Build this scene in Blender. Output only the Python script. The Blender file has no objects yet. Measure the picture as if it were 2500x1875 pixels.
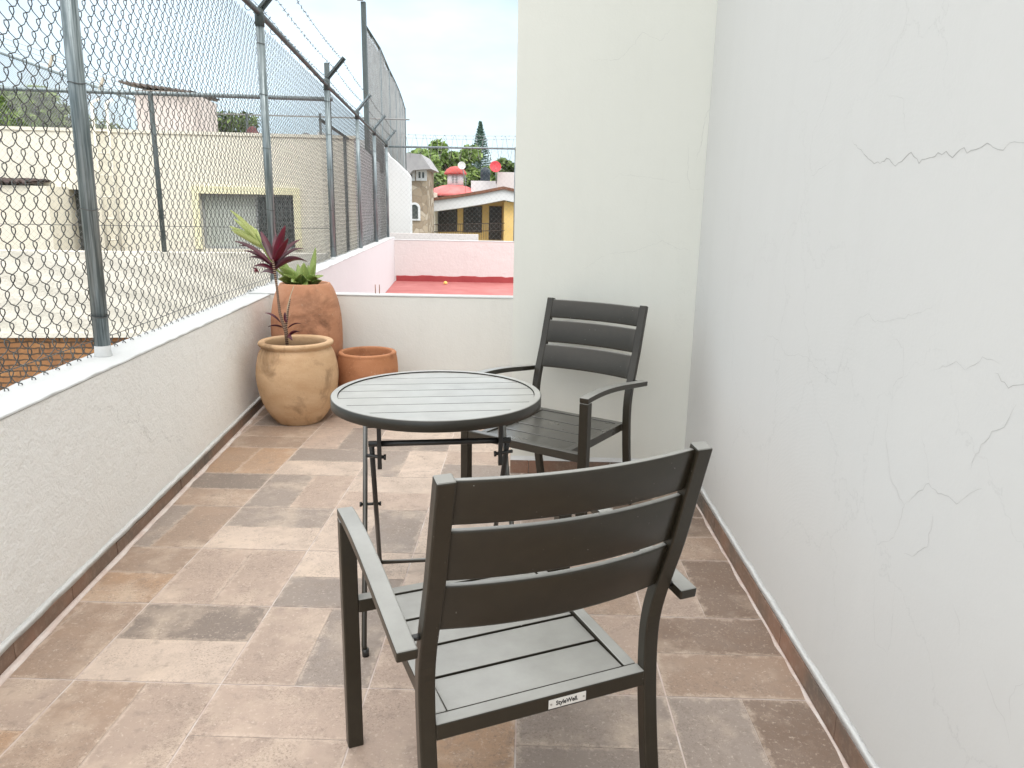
import bpy, bmesh, math, random
from mathutils import Vector, Matrix
random.seed(7)
S = bpy.context.scene
COL = S.collection
R = math.radians
pi = math.pi

# ------------------------------------------------------------------ camera
CAM = Vector((1.234, -1.766, 1.287)); F = 1785.8; PW, PH = 2500., 1875.
PIT, YAW, ROL = R(13.239), R(-1.013), R(0.970)
_fw = Vector((math.sin(YAW)*math.cos(PIT), math.cos(YAW)*math.cos(PIT), -math.sin(PIT)))
_rt = Vector((math.cos(YAW), -math.sin(YAW), 0)); _up = _rt.cross(_fw)
CR = _rt*math.cos(ROL) + _up*math.sin(ROL); CU = -_rt*math.sin(ROL) + _up*math.cos(ROL)
cd = bpy.data.cameras.new('camera'); co = bpy.data.objects.new('camera', cd); COL.objects.link(co)
m = Matrix.Identity(4)
for i in range(3):
    m[i][0] = CR[i]; m[i][1] = CU[i]; m[i][2] = -_fw[i]; m[i][3] = CAM[i]
co.matrix_world = m
cd.sensor_width = 36; cd.lens = F/PW*36; cd.clip_start = .05; cd.clip_end = 3000
S.camera = co

# ------------------------------------------------------------------ light
SUN_EL, SUN_AZ = R(52), R(152)        # azimuth clockwise from +Y
sl = bpy.data.lights.new('sun', 'SUN'); sl.energy = 1.0; sl.angle = R(26); sl.color = (1, .97, .92)
so = bpy.data.objects.new('sun', sl); COL.objects.link(so)
sd = Vector((math.sin(SUN_AZ)*math.cos(SUN_EL), math.cos(SUN_AZ)*math.cos(SUN_EL), math.sin(SUN_EL)))
so.rotation_euler = sd.to_track_quat('Z', 'Y').to_euler()
so.location = (0, 0, 12)
w = bpy.data.worlds.new('World'); S.world = w; w.use_nodes = True
nt = w.node_tree; nt.nodes.clear()
def wn(t): return nt.nodes.new(t)
out = wn('ShaderNodeOutputWorld'); bg = wn('ShaderNodeBackground'); sky = wn('ShaderNodeTexSky')
sky.sky_type = 'NISHITA'; sky.sun_disc = False; sky.sun_elevation = SUN_EL; sky.sun_rotation = SUN_AZ
sky.air_density = 1.0; sky.dust_density = 1.5; sky.ozone_density = 1.0
tc = wn('ShaderNodeTexCoord'); mp = wn('ShaderNodeMapping'); mp.inputs['Scale'].default_value = (1.1, 1.1, 3.2)
mp.inputs['Location'].default_value = (.35, .2, .1)
nz = wn('ShaderNodeTexNoise'); nz.inputs['Scale'].default_value = 2.6; nz.inputs['Detail'].default_value = 5; nz.inputs['Roughness'].default_value = .52
cr = wn('ShaderNodeValToRGB'); cr.color_ramp.elements[0].position = .34; cr.color_ramp.elements[1].position = .72
cr.color_ramp.elements[0].color = (.45, .45, .45, 1); cr.color_ramp.elements[1].color = (.95, .95, .95, 1)
mx = wn('ShaderNodeMix'); mx.data_type = 'RGBA'; mx.inputs['B'].default_value = (8.6, 9.0, 9.5, 1)
L = nt.links.new
L(tc.outputs['Generated'], mp.inputs['Vector']); L(mp.outputs['Vector'], nz.inputs['Vector']); L(nz.outputs['Fac'], cr.inputs['Fac'])
L(cr.outputs['Color'], mx.inputs['Factor']); L(sky.outputs['Color'], mx.inputs['A']); L(mx.outputs['Result'], bg.inputs['Color'])
bg.inputs['Strength'].default_value = .10
sepz = wn('ShaderNodeSeparateXYZ'); L(tc.outputs['Generated'], sepz.inputs[0])
gr = wn('ShaderNodeValToRGB'); e = gr.color_ramp.elements; e[0].position = .0; e[0].color = (1.12, 1.38, 1.56, 1); e[1].position = 1.0; e[1].color = (4.0, 3.9, 3.75, 1)
for p_, c_ in ((.25, (1.25, 1.45, 1.60, 1)), (.42, (3.3, 3.3, 3.25, 1))): q_ = e.new(p_); q_.color = c_
L(sepz.outputs['Z'], gr.inputs['Fac'])
gm = wn('ShaderNodeMix'); gm.data_type = 'RGBA'; gm.blend_type = 'MULTIPLY'; gm.inputs['Factor'].default_value = 1; gm.inputs['A'].default_value = (7.6, 7.7, 7.7, 1); L(gr.outputs['Color'], gm.inputs['B']); L(gm.outputs['Result'], mx.inputs['B'])
L(bg.outputs['Background'], out.inputs['Surface'])
S.view_settings.view_transform = 'Standard'; S.view_settings.look = 'None'
S.view_settings.exposure = 0.42; S.view_settings.gamma = 1; S.view_settings.use_curve_mapping = False

# ------------------------------------------------------------------ pixel helpers (photo pixel -> point on a chosen plane)
def ray(px, py): return _fw + CR*((px-PW/2)/F) - CU*((py-PH/2)/F)
def at(px, py, y):
    d = ray(px, py); return CAM + d*((y-CAM.y)/d.y)
class Plane:
    """vertical plane through (ax,ay) turned by deg; local s along, t away from the viewer"""
    def __init__(s, ax, ay, deg):
        s.o = Vector((ax, ay, 0)); a = R(deg); s.u = Vector((math.cos(a), math.sin(a), 0)); s.n = Vector((-math.sin(a), math.cos(a), 0)); s.rz = a
    def sz(s, px, py, t=0):
        d = ray(px, py); o = s.o + s.n*t
        k = (o-CAM).dot(s.n)/d.dot(s.n); p = CAM + d*k
        return ((p-s.o).dot(s.u), p.z)

# ------------------------------------------------------------------ mesh builder
class MB:
    def __init__(s): s.v = []; s.f = []; s.uv = {}; s.fm = []; s.smooth = []
    def quad_face(s, idx, mi=0, sm=False): s.f.append(tuple(idx)); s.fm.append(mi); s.smooth.append(sm)
    def box(s, c, d, rot=None, mi=0):
        n = len(s.v); c = Vector(c)
        for z in (-1, 1):
            for y in (-1, 1):
                for x in (-1, 1):
                    p = Vector((x*d[0]/2, y*d[1]/2, z*d[2]/2))
                    if rot is not None: p = rot @ p
                    s.v.append(c+p)
        for q in ((0,2,3,1),(4,5,7,6),(0,1,5,4),(2,6,7,3),(0,4,6,2),(1,3,7,5)): s.quad_face([n+i for i in q], mi)
        return s
    def bounds(s, x0, x1, y0, y1, z0, z1, mi=0): return s.box(((x0+x1)/2,(y0+y1)/2,(z0+z1)/2),(abs(x1-x0),abs(y1-y0),abs(z1-z0)),None,mi)
    def sweep(s, pts, prof, side=None, closed=False, caps=True, sm=False, mi=0):
        """sweep profile [(a,b)] along pts; a along 'side' vector, b along the other normal"""
        pts = [Vector(p) for p in pts]; n0 = len(s.v); k = len(prof); N = len(pts); prev = None
        for i, p in enumerate(pts):
            if closed: t = pts[(i+1) % N]-pts[i-1]
            else: t = pts[min(i+1, N-1)]-pts[max(i-1, 0)]
            t.normalize()
            if side is not None: a = Vector(side)
            elif prev is not None: a = prev
            else: a = Vector((0,0,1)) if abs(t.z) < .9 else Vector((1,0,0))
            a = a - t*a.dot(t); a.normalize(); prev = a
            b = t.cross(a)
            for q in prof: s.v.append(p + a*q[0] + b*q[1])
        for i in range(N if closed else N-1):
            j = (i+1) % N
            for q in range(k):
                r = (q+1) % k
                s.quad_face((n0+i*k+q, n0+i*k+r, n0+j*k+r, n0+j*k+q), mi, sm)
        if caps and not closed:
            s.quad_face([n0+q for q in range(k)][::-1], mi); s.quad_face([n0+(N-1)*k+q for q in range(k)], mi)
        return s
    def tube(s, pts, r, n=8, closed=False, caps=True, mi=0):
        return s.sweep(pts, [(r*math.cos(2*pi*i/n), r*math.sin(2*pi*i/n)) for i in range(n)], None, closed, caps, True, mi)
    def taper(s, pts, rs, n=8, mi=0):
        pts = [Vector(p) for p in pts]; n0 = len(s.v); N = len(pts); prev = None
        for i, p in enumerate(pts):
            t = (pts[min(i+1, N-1)]-pts[max(i-1, 0)]).normalized()
            a = prev if prev is not None else (Vector((0,0,1)) if abs(t.z) < .9 else Vector((1,0,0)))
            a = (a - t*a.dot(t)).normalized(); prev = a; b = t.cross(a)
            for q in range(n): s.v.append(p + (a*math.cos(2*pi*q/n)+b*math.sin(2*pi*q/n))*rs[i])
        for i in range(N-1):
            for q in range(n):
                r = (q+1) % n; s.quad_face((n0+i*n+q, n0+i*n+r, n0+(i+1)*n+r, n0+(i+1)*n+q), mi, True)
        s.quad_face([n0+q for q in range(n)][::-1], mi); s.quad_face([n0+(N-1)*n+q for q in range(n)], mi)
        return s
    def bar(s, p0, p1, w_, h_, side=(0,0,1), mi=0):
        return s.sweep([p0, p1], [(-w_/2,-h_/2),(w_/2,-h_/2),(w_/2,h_/2),(-w_/2,h_/2)], side, mi=mi)
    def lathe(s, prof, c=(0,0,0), n=48, mi=0, wob=0, seed=0):
        n0 = len(s.v); c = Vector(c); rr = random.Random(seed); ph = [rr.random()*6.28 for _ in range(4)]
        for (r, z) in prof:
            for q in range(n):
                a = 2*pi*q/n; k = 1+wob*(math.sin(2*a+ph[0]+z*4)+.6*math.sin(3*a+ph[1]-z*7))
                s.v.append(c+Vector((r*k*math.cos(a), r*k*math.sin(a), z)))
        for i in range(len(prof)-1):
            for q in range(n):
                r = (q+1) % n; s.quad_face((n0+i*n+q, n0+i*n+r, n0+(i+1)*n+r, n0+(i+1)*n+q), mi, True)
        if prof[0][0] > 1e-4: s.quad_face([n0+q for q in range(n)][::-1], mi)
        if prof[-1][0] > 1e-4: s.quad_face([n0+(len(prof)-1)*n+q for q in range(n)], mi, True)
        return s
    def prism(s, poly, axis, a0, a1, mi=0):
        """extrude a 2D polygon: axis 'y' -> poly in (x,z); 'z' -> (x,y); 'x' -> (y,z)"""
        n0 = len(s.v); n = len(poly)
        for a in (a0, a1):
            for (p, q) in poly: s.v.append(Vector({'y': (p, a, q), 'z': (p, q, a), 'x': (a, p, q)}[axis]))
        s.quad_face(range(n0, n0+n), mi); s.quad_face(list(range(n0+n, n0+2*n))[::-1], mi)
        for i in range(n): j = (i+1) % n; s.quad_face((n0+j, n0+i, n0+n+i, n0+n+j), mi)
        return s
    def xf(s, M, start=0):
        for i in range(start, len(s.v)): s.v[i] = M @ s.v[i]
        return s
    def build(s, name, mats, parent=None, bevel=0, fix=True, loc=None, seg=2):
        me = bpy.data.meshes.new(name); me.from_pydata([tuple(v) for v in s.v], [], s.f)
        if not isinstance(mats, (list, tuple)): mats = [mats]
        for m_ in mats: me.materials.append(m_)
        me.polygons.foreach_set('material_index', s.fm); me.polygons.foreach_set('use_smooth', s.smooth)
        if fix:
            b = bmesh.new(); b.from_mesh(me); bmesh.ops.recalc_face_normals(b, faces=b.faces); b.to_mesh(me); b.free()
        me.update()
        o = bpy.data.objects.new(name, me); COL.objects.link(o)
        if parent: o.parent = parent
        if loc is not None: o.location = loc
        if bevel:
            bm_ = o.modifiers.new('bevel', 'BEVEL'); bm_.width = bevel; bm_.segments = seg; bm_.limit_method = 'ANGLE'; bm_.angle_limit = R(40); bm_.harden_normals = False
        return o
def tag(o, label=None, cat=None, group=None, kind=None):
    if label: o['label'] = label
    if cat: o['category'] = cat
    if group: o['group'] = group
    if kind: o['kind'] = kind
    return o
def empty(name, loc=(0,0,0), rz=0, label=None, cat=None, group=None):
    o = bpy.data.objects.new(name, None); COL.objects.link(o); o.location = loc; o.rotation_euler = (0,0,rz); o.empty_display_size = .1
    return tag(o, label, cat, group)
def copy_tree(o, parent=None):
    c = o.copy(); COL.objects.link(c)
    if parent: c.parent = parent
    for ch in list(o.children): copy_tree(ch, c)
    return c

# ------------------------------------------------------------------ materials
class NT:
    def __init__(s, name, rough=.6, spec=.5, metal=0):
        s.m = bpy.data.materials.new(name); s.m.use_nodes = True; s.t = s.m.node_tree; s.b = s.t.nodes['Principled BSDF']
        s.b.inputs['Roughness'].default_value = rough; s.b.inputs['Specular IOR Level'].default_value = spec; s.b.inputs['Metallic'].default_value = metal
        s.co = s.t.nodes.new('ShaderNodeTexCoord')
    def n(s, t): return s.t.nodes.new(t)
    def l(s, a, b): s.t.links.new(a, b)
    def noise(s, scale, detail=4, rough=.55, vec=None, dist=0, sc=None):
        x = s.n('ShaderNodeTexNoise'); x.inputs['Scale'].default_value = scale; x.inputs['Detail'].default_value = detail; x.inputs['Roughness'].default_value = rough; x.inputs['Distortion'].default_value = dist
        v = vec or s.co.outputs['Object']
        if sc:
            mp_ = s.n('ShaderNodeMapping'); mp_.inputs['Scale'].default_value = sc; s.l(v, mp_.inputs['Vector']); v = mp_.outputs['Vector']
        s.l(v, x.inputs['Vector']); return x.outputs['Fac']
    def ramp(s, fac, stops):
        x = s.n('ShaderNodeValToRGB'); e = x.color_ramp.elements
        while len(e) < len(stops): e.new(.5)
        for i, (p, c) in enumerate(stops):
            e[i].position = p; e[i].color = (c, c, c, 1) if isinstance(c, (int, float)) else (*c, 1)
        s.l(fac, x.inputs['Fac']); return x.outputs['Color']
    def mix(s, fac, a, b, mode='MIX'):
        x = s.n('ShaderNodeMix'); x.data_type = 'RGBA'; x.blend_type = mode
        for k, v in (('Factor', fac), ('A', a), ('B', b)):
            if isinstance(v, (int, float)): x.inputs[k].default_value = v if k == 'Factor' else (v, v, v, 1)
            elif isinstance(v, tuple): x.inputs[k].default_value = (*v, 1)
            else: s.l(v, x.inputs[k])
        return x.outputs['Result']
    def math(s, op, a, b=0):
        x = s.n('ShaderNodeMath'); x.operation = op
        for i, v in enumerate((a, b)):
            if isinstance(v, (int, float)): x.inputs[i].default_value = v
            else: s.l(v, x.inputs[i])
        return x.outputs[0]
    def color(s, c):
        if isinstance(c, tuple): s.b.inputs['Base Color'].default_value = (*c, 1)
        else: s.l(c, s.b.inputs['Base Color'])
        return s
    def bump(s, h, strength=.3, dist=.01, prev=None):
        x = s.n('ShaderNodeBump'); x.inputs['Strength'].default_value = strength; x.inputs['Distance'].default_value = dist
        s.l(h, x.inputs['Height'])
        if prev is not None: s.l(prev, x.inputs['Normal'])
        s.l(x.outputs['Normal'], s.b.inputs['Normal']); return x.outputs['Normal']
def vari(name, a, b, scale=3, rough=.7, spec=.4, bump=0, bscale=60, metal=0, sc=None, bd=.004):
    t = NT(name, rough, spec, metal); t.color(t.ramp(t.noise(scale, 5, .6, sc=sc), [(.3, a), (.7, b)]))
    if bump: t.bump(t.noise(bscale, 4, .6), bump, bd)
    return t.m
def stucco(name, base, rough_amt=.35, crack=1.0, dirt=.10, bscale=90, bd=.004, crack_scale=1.3, trowel=0, cthr=.5):
    t = NT(name, .82, .25)
    ob = t.co.outputs['Object']
    big = t.noise(1.6, 5, .6); fine = t.noise(14, 5, .65)
    c = t.mix(t.ramp(big, [(.35, 0.), (.75, dirt)]), base, tuple(x*.80 for x in base))
    c = t.mix(t.ramp(fine, [(.45, 0.), (.8, dirt*.8)]), c, tuple(x*.82 for x in base))
    # vertical run stains
    st = t.noise(3.0, 4, .6, sc=(3, 3, .35)); c = t.mix(t.ramp(st, [(.52, 0.), (.85, dirt*1.1)]), c, (base[0]*.70, base[1]*.69, base[2]*.66))
    h = t.noise(bscale, 5, .62)
    nrm = t.bump(h, rough_amt, bd)
    lump = t.noise(bscale*.2, 4, .6, dist=.15); nrm = t.bump(lump, rough_amt*.42, bd*4, nrm)
    if trowel:
        wv = t.n('ShaderNodeTexWave'); wv.wave_type = 'RINGS'; wv.inputs['Scale'].default_value = 26; wv.inputs['Distortion'].default_value = 5; wv.inputs['Detail'].default_value = 4; wv.inputs['Detail Scale'].default_value = 1.2
        t.l(ob, wv.inputs['Vector'])
        msk = t.ramp(t.noise(1.7, 2, .5, sc=(1, 1.2, 1)), [(.53, 0.), (.68, 1.)])
        nrm = t.bump(t.math('MULTIPLY', wv.outputs['Fac'], msk), trowel, .003, nrm)
    if crack:
        # wandering hairline cracks: borders of large distorted cells, broken up by a mask
        ds = t.n('ShaderNodeTexNoise'); ds.inputs['Scale'].default_value = 5; ds.inputs['Detail'].default_value = 6; ds.inputs['Roughness'].default_value = .65; t.l(ob, ds.inputs['Vector'])
        vm = t.n('ShaderNodeVectorMath'); vm.operation = 'MULTIPLY_ADD'; vm.inputs[1].default_value = (.28, .28, .28); t.l(ds.outputs['Color'], vm.inputs[0]); t.l(ob, vm.inputs[2])
        vo = t.n('ShaderNodeTexVoronoi'); vo.feature = 'DISTANCE_TO_EDGE'; vo.inputs['Scale'].default_value = crack_scale; t.l(vm.outputs[0], vo.inputs['Vector'])
        ln = t.ramp(vo.outputs['Distance'], [(.0, 1.), (.0028*crack_scale, 0.)])
        mk = t.ramp(t.noise(1.1, 3, .6), [(cthr, 0.), (cthr+.14, 1.)])
        ck = t.math('MULTIPLY', ln, mk)
        c = t.mix(t.math('MULTIPLY', ck, 0.5*crack), c, tuple(x*.42 for x in base))
        nrm = t.bump(ck, -.5*crack, .004, nrm)
    t.color(c); return t.m

M = {}
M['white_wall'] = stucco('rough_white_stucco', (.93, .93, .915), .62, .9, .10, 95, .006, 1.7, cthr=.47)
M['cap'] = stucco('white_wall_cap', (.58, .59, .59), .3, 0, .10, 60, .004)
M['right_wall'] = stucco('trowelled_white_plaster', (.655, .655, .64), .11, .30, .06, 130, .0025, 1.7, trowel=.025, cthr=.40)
M['cream_wall'] = stucco('cream_white_plaster', (.765, .765, .705), .15, .25, .08, 120, .003, 1.2, cthr=.5)
M['parapet'] = stucco('parapet_plaster', (.76, .755, .72), .3, .4, .12, 90, .004, 1.5, cthr=.52)
M['pink_wall'] = stucco('pale_pink_stucco', (.67, .625, .61), .4, .2, .16, 25, .015, .8, cthr=.5)
M['nb_white'] = stucco('neighbour_white_paint', (.68, .685, .69), .3, 0, .08, 40, .01)
M['rough'] = stucco('rough_cast_render', (.74, .70, .62), .9, 0, .16, 34, .014)
M['cream_house'] = stucco('cream_house_paint', (.80, .755, .64), .2, 0, .10, 30, .01)
M['yellow_trim'] = vari('pale_yellow_trim', (.85, .79, .52), (.90, .85, .60), 2, .7)
M['red_roof'] = vari('red_waterproof_roof', (.36, .105, .10), (.46, .17, .16), 2.2, .75, .3, .4, 20, bd=.01)
M['red_band'] = vari('dark_red_band', (.30, .04, .045), (.36, .06, .06), 3, .7)

def metal_paint(name, c, ior=1.9, rough=.34, top_sheen=0):
    t = NT(name, rough, .5); t.b.inputs['IOR'].default_value = ior
    base = t.ramp(t.noise(40, 3), [(.3, tuple(x*.9 for x in c)), (.7, tuple(x*1.1 for x in c))])
    if top_sheen:
        # pale sky reflection painted into the colour of every face that looks upward
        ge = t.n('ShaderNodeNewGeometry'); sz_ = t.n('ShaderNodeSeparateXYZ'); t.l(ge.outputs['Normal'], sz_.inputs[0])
        sheen_mask = t.math('MULTIPLY', t.ramp(sz_.outputs['Z'], [(.55, 0.), (.95, 1.)]), t.ramp(t.noise(9, 5, .65), [(.25, .72), (.75, 1.)]))
        base = t.mix(t.math('MULTIPLY', sheen_mask, top_sheen), base, (.51, .505, .475))
    chip = t.math('MULTIPLY', t.ramp(t.noise(160, 2, .5), [(.74, 0.), (.77, 1.)]), t.ramp(t.noise(7, 2), [(.52, 0.), (.62, 1.)])); base = t.mix(chip, base, (.26, .25, .22))
    t.color(base)
    t.l(t.ramp(t.noise(6, 4), [(.3, rough-.05), (.75, rough+.08)]), t.b.inputs['Roughness'])
    t.bump(t.noise(900, 2), .08, .0006); return t.m
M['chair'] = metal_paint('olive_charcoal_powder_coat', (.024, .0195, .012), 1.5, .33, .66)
M['chair_less_sheen'] = metal_paint('low_sheen_olive_powder_coat', (.026, .022, .014), 1.7, .30, .18)  # same coat with weaker painted sky reflection, for the darker far seat
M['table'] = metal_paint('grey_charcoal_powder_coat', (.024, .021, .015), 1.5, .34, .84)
M['black'] = metal_paint('black_metal', (.012, .011, .010), 1.6, .4)
M['badge'] = vari('white_badge', (.72, .70, .66), (.78, .76, .72), 20, .4)
M['ink'] = vari('black_ink', (.015, .015, .015), (.02, .02, .02), 20, .5)
M['screw'] = vari('screw_metal', (.45, .44, .42), (.55, .54, .52), 30, .35, metal=.8)
t = NT('galvanised_steel', .45, .5, .55)
t.color(t.mix(t.ramp(t.noise(5, 4, .6, sc=(22, 22, .7)), [(.42, 0.), (.6, 1.)]), (.13, .165, .175), (.32, .365, .38)))
t.l(t.ramp(t.noise(30, 3), [(.3, .35), (.7, .6)]), t.b.inputs['Roughness']); M['galv'] = t.m
t = NT('galvanised_wire', .5, .5, .6); t.color(t.ramp(t.noise(9, 3), [(.3, (.06, .063, .063)), (.7, (.17, .175, .17))])); M['wire'] = t.m
t = NT('dull_far_wire', .6, .4, .3); t.color(t.ramp(t.noise(4, 3), [(.3, (.24, .245, .245)), (.7, (.36, .365, .36))])); M['far_wire'] = t.m
M['dark_post'] = vari('dark_green_steel', (.045, .06, .062), (.08, .10, .10), 8, .5, sc=(6, 6, .6))
M['rust'] = vari('rusty_steel', (.30, .13, .05), (.20, .10, .06), 12, .8)
def clay(name, a, b, stain, dark):
    t = NT(name, .78, .3)
    c = t.ramp(t.noise(5, 5, .6, sc=(1, 1, 2.2)), [(.3, a), (.7, b)])
    c = t.mix(t.ramp(t.noise(3.3, 5, .65, dist=.6), [(.50, 0.), (.70, dark)]), c, stain)
    c = t.mix(t.ramp(t.noise(130, 3, .6), [(.60, 0.), (.72, .45)]), c, tuple(x*.62 for x in a))
    c = t.mix(t.ramp(t.noise(60, 3, .6), [(.64, 0.), (.76, .35)]), c, (.75, .6, .45))
    t.color(c); nrm = t.bump(t.noise(70, 4, .6), .25, .003); t.bump(t.noise(9, 3, .5, sc=(1, 1, 3)), .25, .012, nrm); return t.m
M['clay_beige'] = clay('beige_clay', (.50, .315, .175), (.61, .42, .26), (.15, .085, .04), .95)
M['clay_red'] = clay('terracotta', (.44, .205, .115), (.51, .26, .155), (.11, .05, .03), .85)
M['clay_orange'] = clay('orange_terracotta', (.42, .18, .085), (.49, .225, .115), (.20, .07, .035), .75)
M['soil'] = vari('potting_soil', (.03, .02, .013), (.07, .045, .03), 30, .95, .1, .8, 60)
M['skirt'] = None

# floor material: every half tile carries a separate colour in the attribute "tone"
t = NT('rustic_printed_tile', .55, .4)
at_ = t.n('ShaderNodeAttribute'); at_.attribute_name = 'tone'
rn = t.n('ShaderNodeAttribute'); rn.attribute_name = 'seed'
vm = t.n('ShaderNodeVectorMath'); vm.operation = 'MULTIPLY_ADD'; vm.inputs[1].default_value = (9, 9, 9); t.l(rn.outputs['Color'], vm.inputs[0]); t.l(t.co.outputs['Object'], vm.inputs[2])
vv = vm.outputs[0]
uv = t.n('ShaderNodeUVMap'); uv.uv_map = 'UVMap'
sp = t.n('ShaderNodeSeparateXYZ'); t.l(uv.outputs['UV'], sp.inputs[0])
ex = t.math('MINIMUM', sp.outputs['X'], t.math('SUBTRACT', 1, sp.outputs['X'])); ey = t.math('MINIMUM', sp.outputs['Y'], t.math('SUBTRACT', 1, sp.outputs['Y']))
ex = t.math('MULTIPLY', ex, 2.0)
edge = t.math('MINIMUM', ex, ey)
n1 = t.noise(7, 6, .65, vv); n2 = t.noise(26, 6, .7, vv); n3 = t.noise(150, 3, .6, vv)
base = at_.outputs['Color']
c = t.mix(t.ramp(n1, [(.40, 0.), (.62, .6)]), base, t.mix(.5, base, (.33, .265, .22)))
c = t.mix(t.ramp(t.noise(4.2, 5, .6, vv), [(.52, 0.), (.70, .50)]), c, (.66, .53, .42))
c = t.mix(t.ramp(n2, [(.54, 0.), (.68, .45)]), c, (.23, .18, .15))
wear = t.math('ADD', edge, t.math('MULTIPLY', t.math('SUBTRACT', n2, .5), .42))
c = t.mix(t.ramp(wear, [(.0, .40), (.06, 0.)]), c, (.66, .53, .43))
patch = t.ramp(t.noise(5.5, 4, .6, vv), [(.40, 0.), (.58, 1.)])
c = t.mix(t.math('MULTIPLY', patch, t.ramp(n3, [(.54, 0.), (.64, .55)])), c, (.20, .15, .12)); c = t.mix(t.math('MULTIPLY', patch, t.ramp(t.noise(330, 2, .6, vv), [(.56, 0.), (.66, .45)])), c, (.15, .11, .09))
c = t.mix(t.ramp(t.noise(90, 5, .75, vv), [(.57, 0.), (.68, .45)]), c, (.74, .62, .52))
thin = t.ramp(edge, [(.0, .30), (.012, 0.)]); c = t.mix(t.math('MULTIPLY', thin, t.ramp(n2, [(.4, 0.), (.55, 1.)])), c, (.16, .12, .10))
t.color(c)
t.l(t.ramp(n1, [(.3, .45), (.7, .68)]), t.b.inputs['Roughness'])
nr = t.bump(n2, .18, .004); t.bump(n3, .22, .0015, nr)
M['tile'] = t.m
M['grout'] = vari('pinkish_grout', (.56, .42, .36), (.74, .68, .64), 9, .9, .2, .4, 80)
t = NT('brown_tile_skirting', .55, .4); t.color(t.mix(t.ramp(t.noise(40, 5, .7), [(.5, 0.), (.7, .45)]), t.ramp(t.noise(2.6, 5, .6), [(.34, (.13, .115, .10)), (.5, (.22, .145, .105)), (.66, (.32, .18, .125))]), (.40, .31, .25))); t.bump(t.noise(80, 4), .2, .003); M['skirt'] = t.m
M['mortar'] = vari('white_mortar_fillet', (.62, .62, .61), (.69, .69, .68), 8, .85, .2, .6, 50)

# ------------------------------------------------------------------ ground
MB().box((0, 400, -6.2), (3000, 3000, .4)).build('ground', vari('dry_ground', (.16, .15, .12), (.24, .22, .18), .3, .95))
tag(bpy.data.objects['ground'], kind='structure')

# ------------------------------------------------------------------ terrace floor
T = .41
CR_, TA, GR, DK, OR, BR, PK = (.57, .455, .375), (.37, .262, .195), (.31, .255, .22), (.215, .172, .145), (.43, .275, .175), (.225, .155, .115), (.45, .34, .275)
tones = {(-1,-2):(OR,TA),(-1,-1):(PK,OR),(-1,0):(TA,TA),(-1,1):(TA,OR),(-1,2):(GR,TA),(-1,3):(DK,TA),(-1,4):(OR,OR),(-1,5):(TA,TA),(-1,6):(GR,TA),
 (0,-2):(PK,TA),(0,-1):(TA,PK),(0,0):(DK,CR_),(0,1):(PK,PK),(0,2):(GR,CR_),(0,3):(GR,PK),(0,4):(GR,CR_),(0,5):(PK,GR),(0,6):(TA,PK),
 (1,-2):(PK,PK),(1,-1):(PK,PK),(1,0):(PK,GR),(1,1):(CR_,GR),(1,2):(CR_,GR),(1,3):(CR_,PK),(1,4):(GR,CR_),(1,5):(CR_,GR),(1,6):(PK,TA),
 (2,-2):(TA,PK),(2,-1):(PK,OR),(2,0):(TA,PK),(2,1):(CR_,PK),(2,2):(CR_,CR_),(2,3):(PK,CR_),(2,4):(PK,GR),(2,5):(CR_,CR_),
 (3,-1):(GR,GR),(3,-2):(BR,DK),(3,0):(TA,PK),(3,1):(PK,TA),(3,2):(PK,CR_),(3,3):(PK,TA),
 (4,-1):(GR,BR),(4,0):(BR,TA),(4,1):(PK,BR),(4,2):(BR,TA),(4,3):(BR,BR),(4,-2):(BR,DK)}  # browns of the right columns hold the shading there besides tile tone
pal = [CR_, TA, GR, PK, OR, PK]
fl = MB(); tcol = []; tseed = []; tuv = []
g = .0022; h = .0006
def tile_quad(x0, x1, y0, y1, long_x, colr):
    n = len(fl.v)
    for p in ((x0,y0),(x1,y0),(x1,y1),(x0,y1)): fl.v.append(Vector((p[0], p[1], 0)))
    fl.quad_face((n, n+1, n+2, n+3), 0)
    tseed.append((random.random(), random.random(), random.random(), 1)); k = random.uniform(.92, 1.08)
    for q in ((0,0),(1,0),(1,1),(0,1)):
        tuv.append(q if long_x else (q[1], q[0])); tcol.append((colr[0]*k, colr[1]*k, colr[2]*k, 1))
for c_ in range(-3, 6):
    for r_ in range(-9, 9):
        a, b = tones.get((c_, r_)) or (random.choice(pal), random.choice(pal))
        x0, x1, y0, y1 = c_*T+g, (c_+1)*T-g, r_*T+g, (r_+1)*T-g
        if (c_+r_) % 2 == 0:   # split along x: first tone far, second near
            ym = (y0+y1)/2; tile_quad(x0, x1, ym+h, y1, True, a); tile_quad(x0, x1, y0, ym-h, True, b)
        else:
            xm = (x0+x1)/2; tile_quad(x0, xm-h, y0, y1, False, a); tile_quad(xm+h, x1, y0, y1, False, b)
nq = len(fl.f)
fl.box((.6, -.2, -.1012), (3.8, 7.6, .2), mi=1)
fo = fl.build('floor', [M['tile'], M['grout']], fix=False)
me = fo.data
me.uv_layers.new(name='UVMap'); me.color_attributes.new('tone', 'FLOAT_COLOR', 'CORNER'); me.color_attributes.new('seed', 'FLOAT_COLOR', 'CORNER')
tseed = [q for q in tseed for _ in range(4)] if len(tseed) == nq else tseed
ex_ = len(me.loops)-nq*4
me.uv_layers['UVMap'].data.foreach_set('uv', [x for q in tuv for x in q]+[0.]*2*ex_)
me.color_attributes['tone'].data.foreach_set('color', [x for q in tcol for x in q]+[.5]*4*ex_)
me.color_attributes['seed'].data.foreach_set('color', [x for q in tseed for x in q]+[.5]*4*ex_)
tag(fo, kind='structure')

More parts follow.
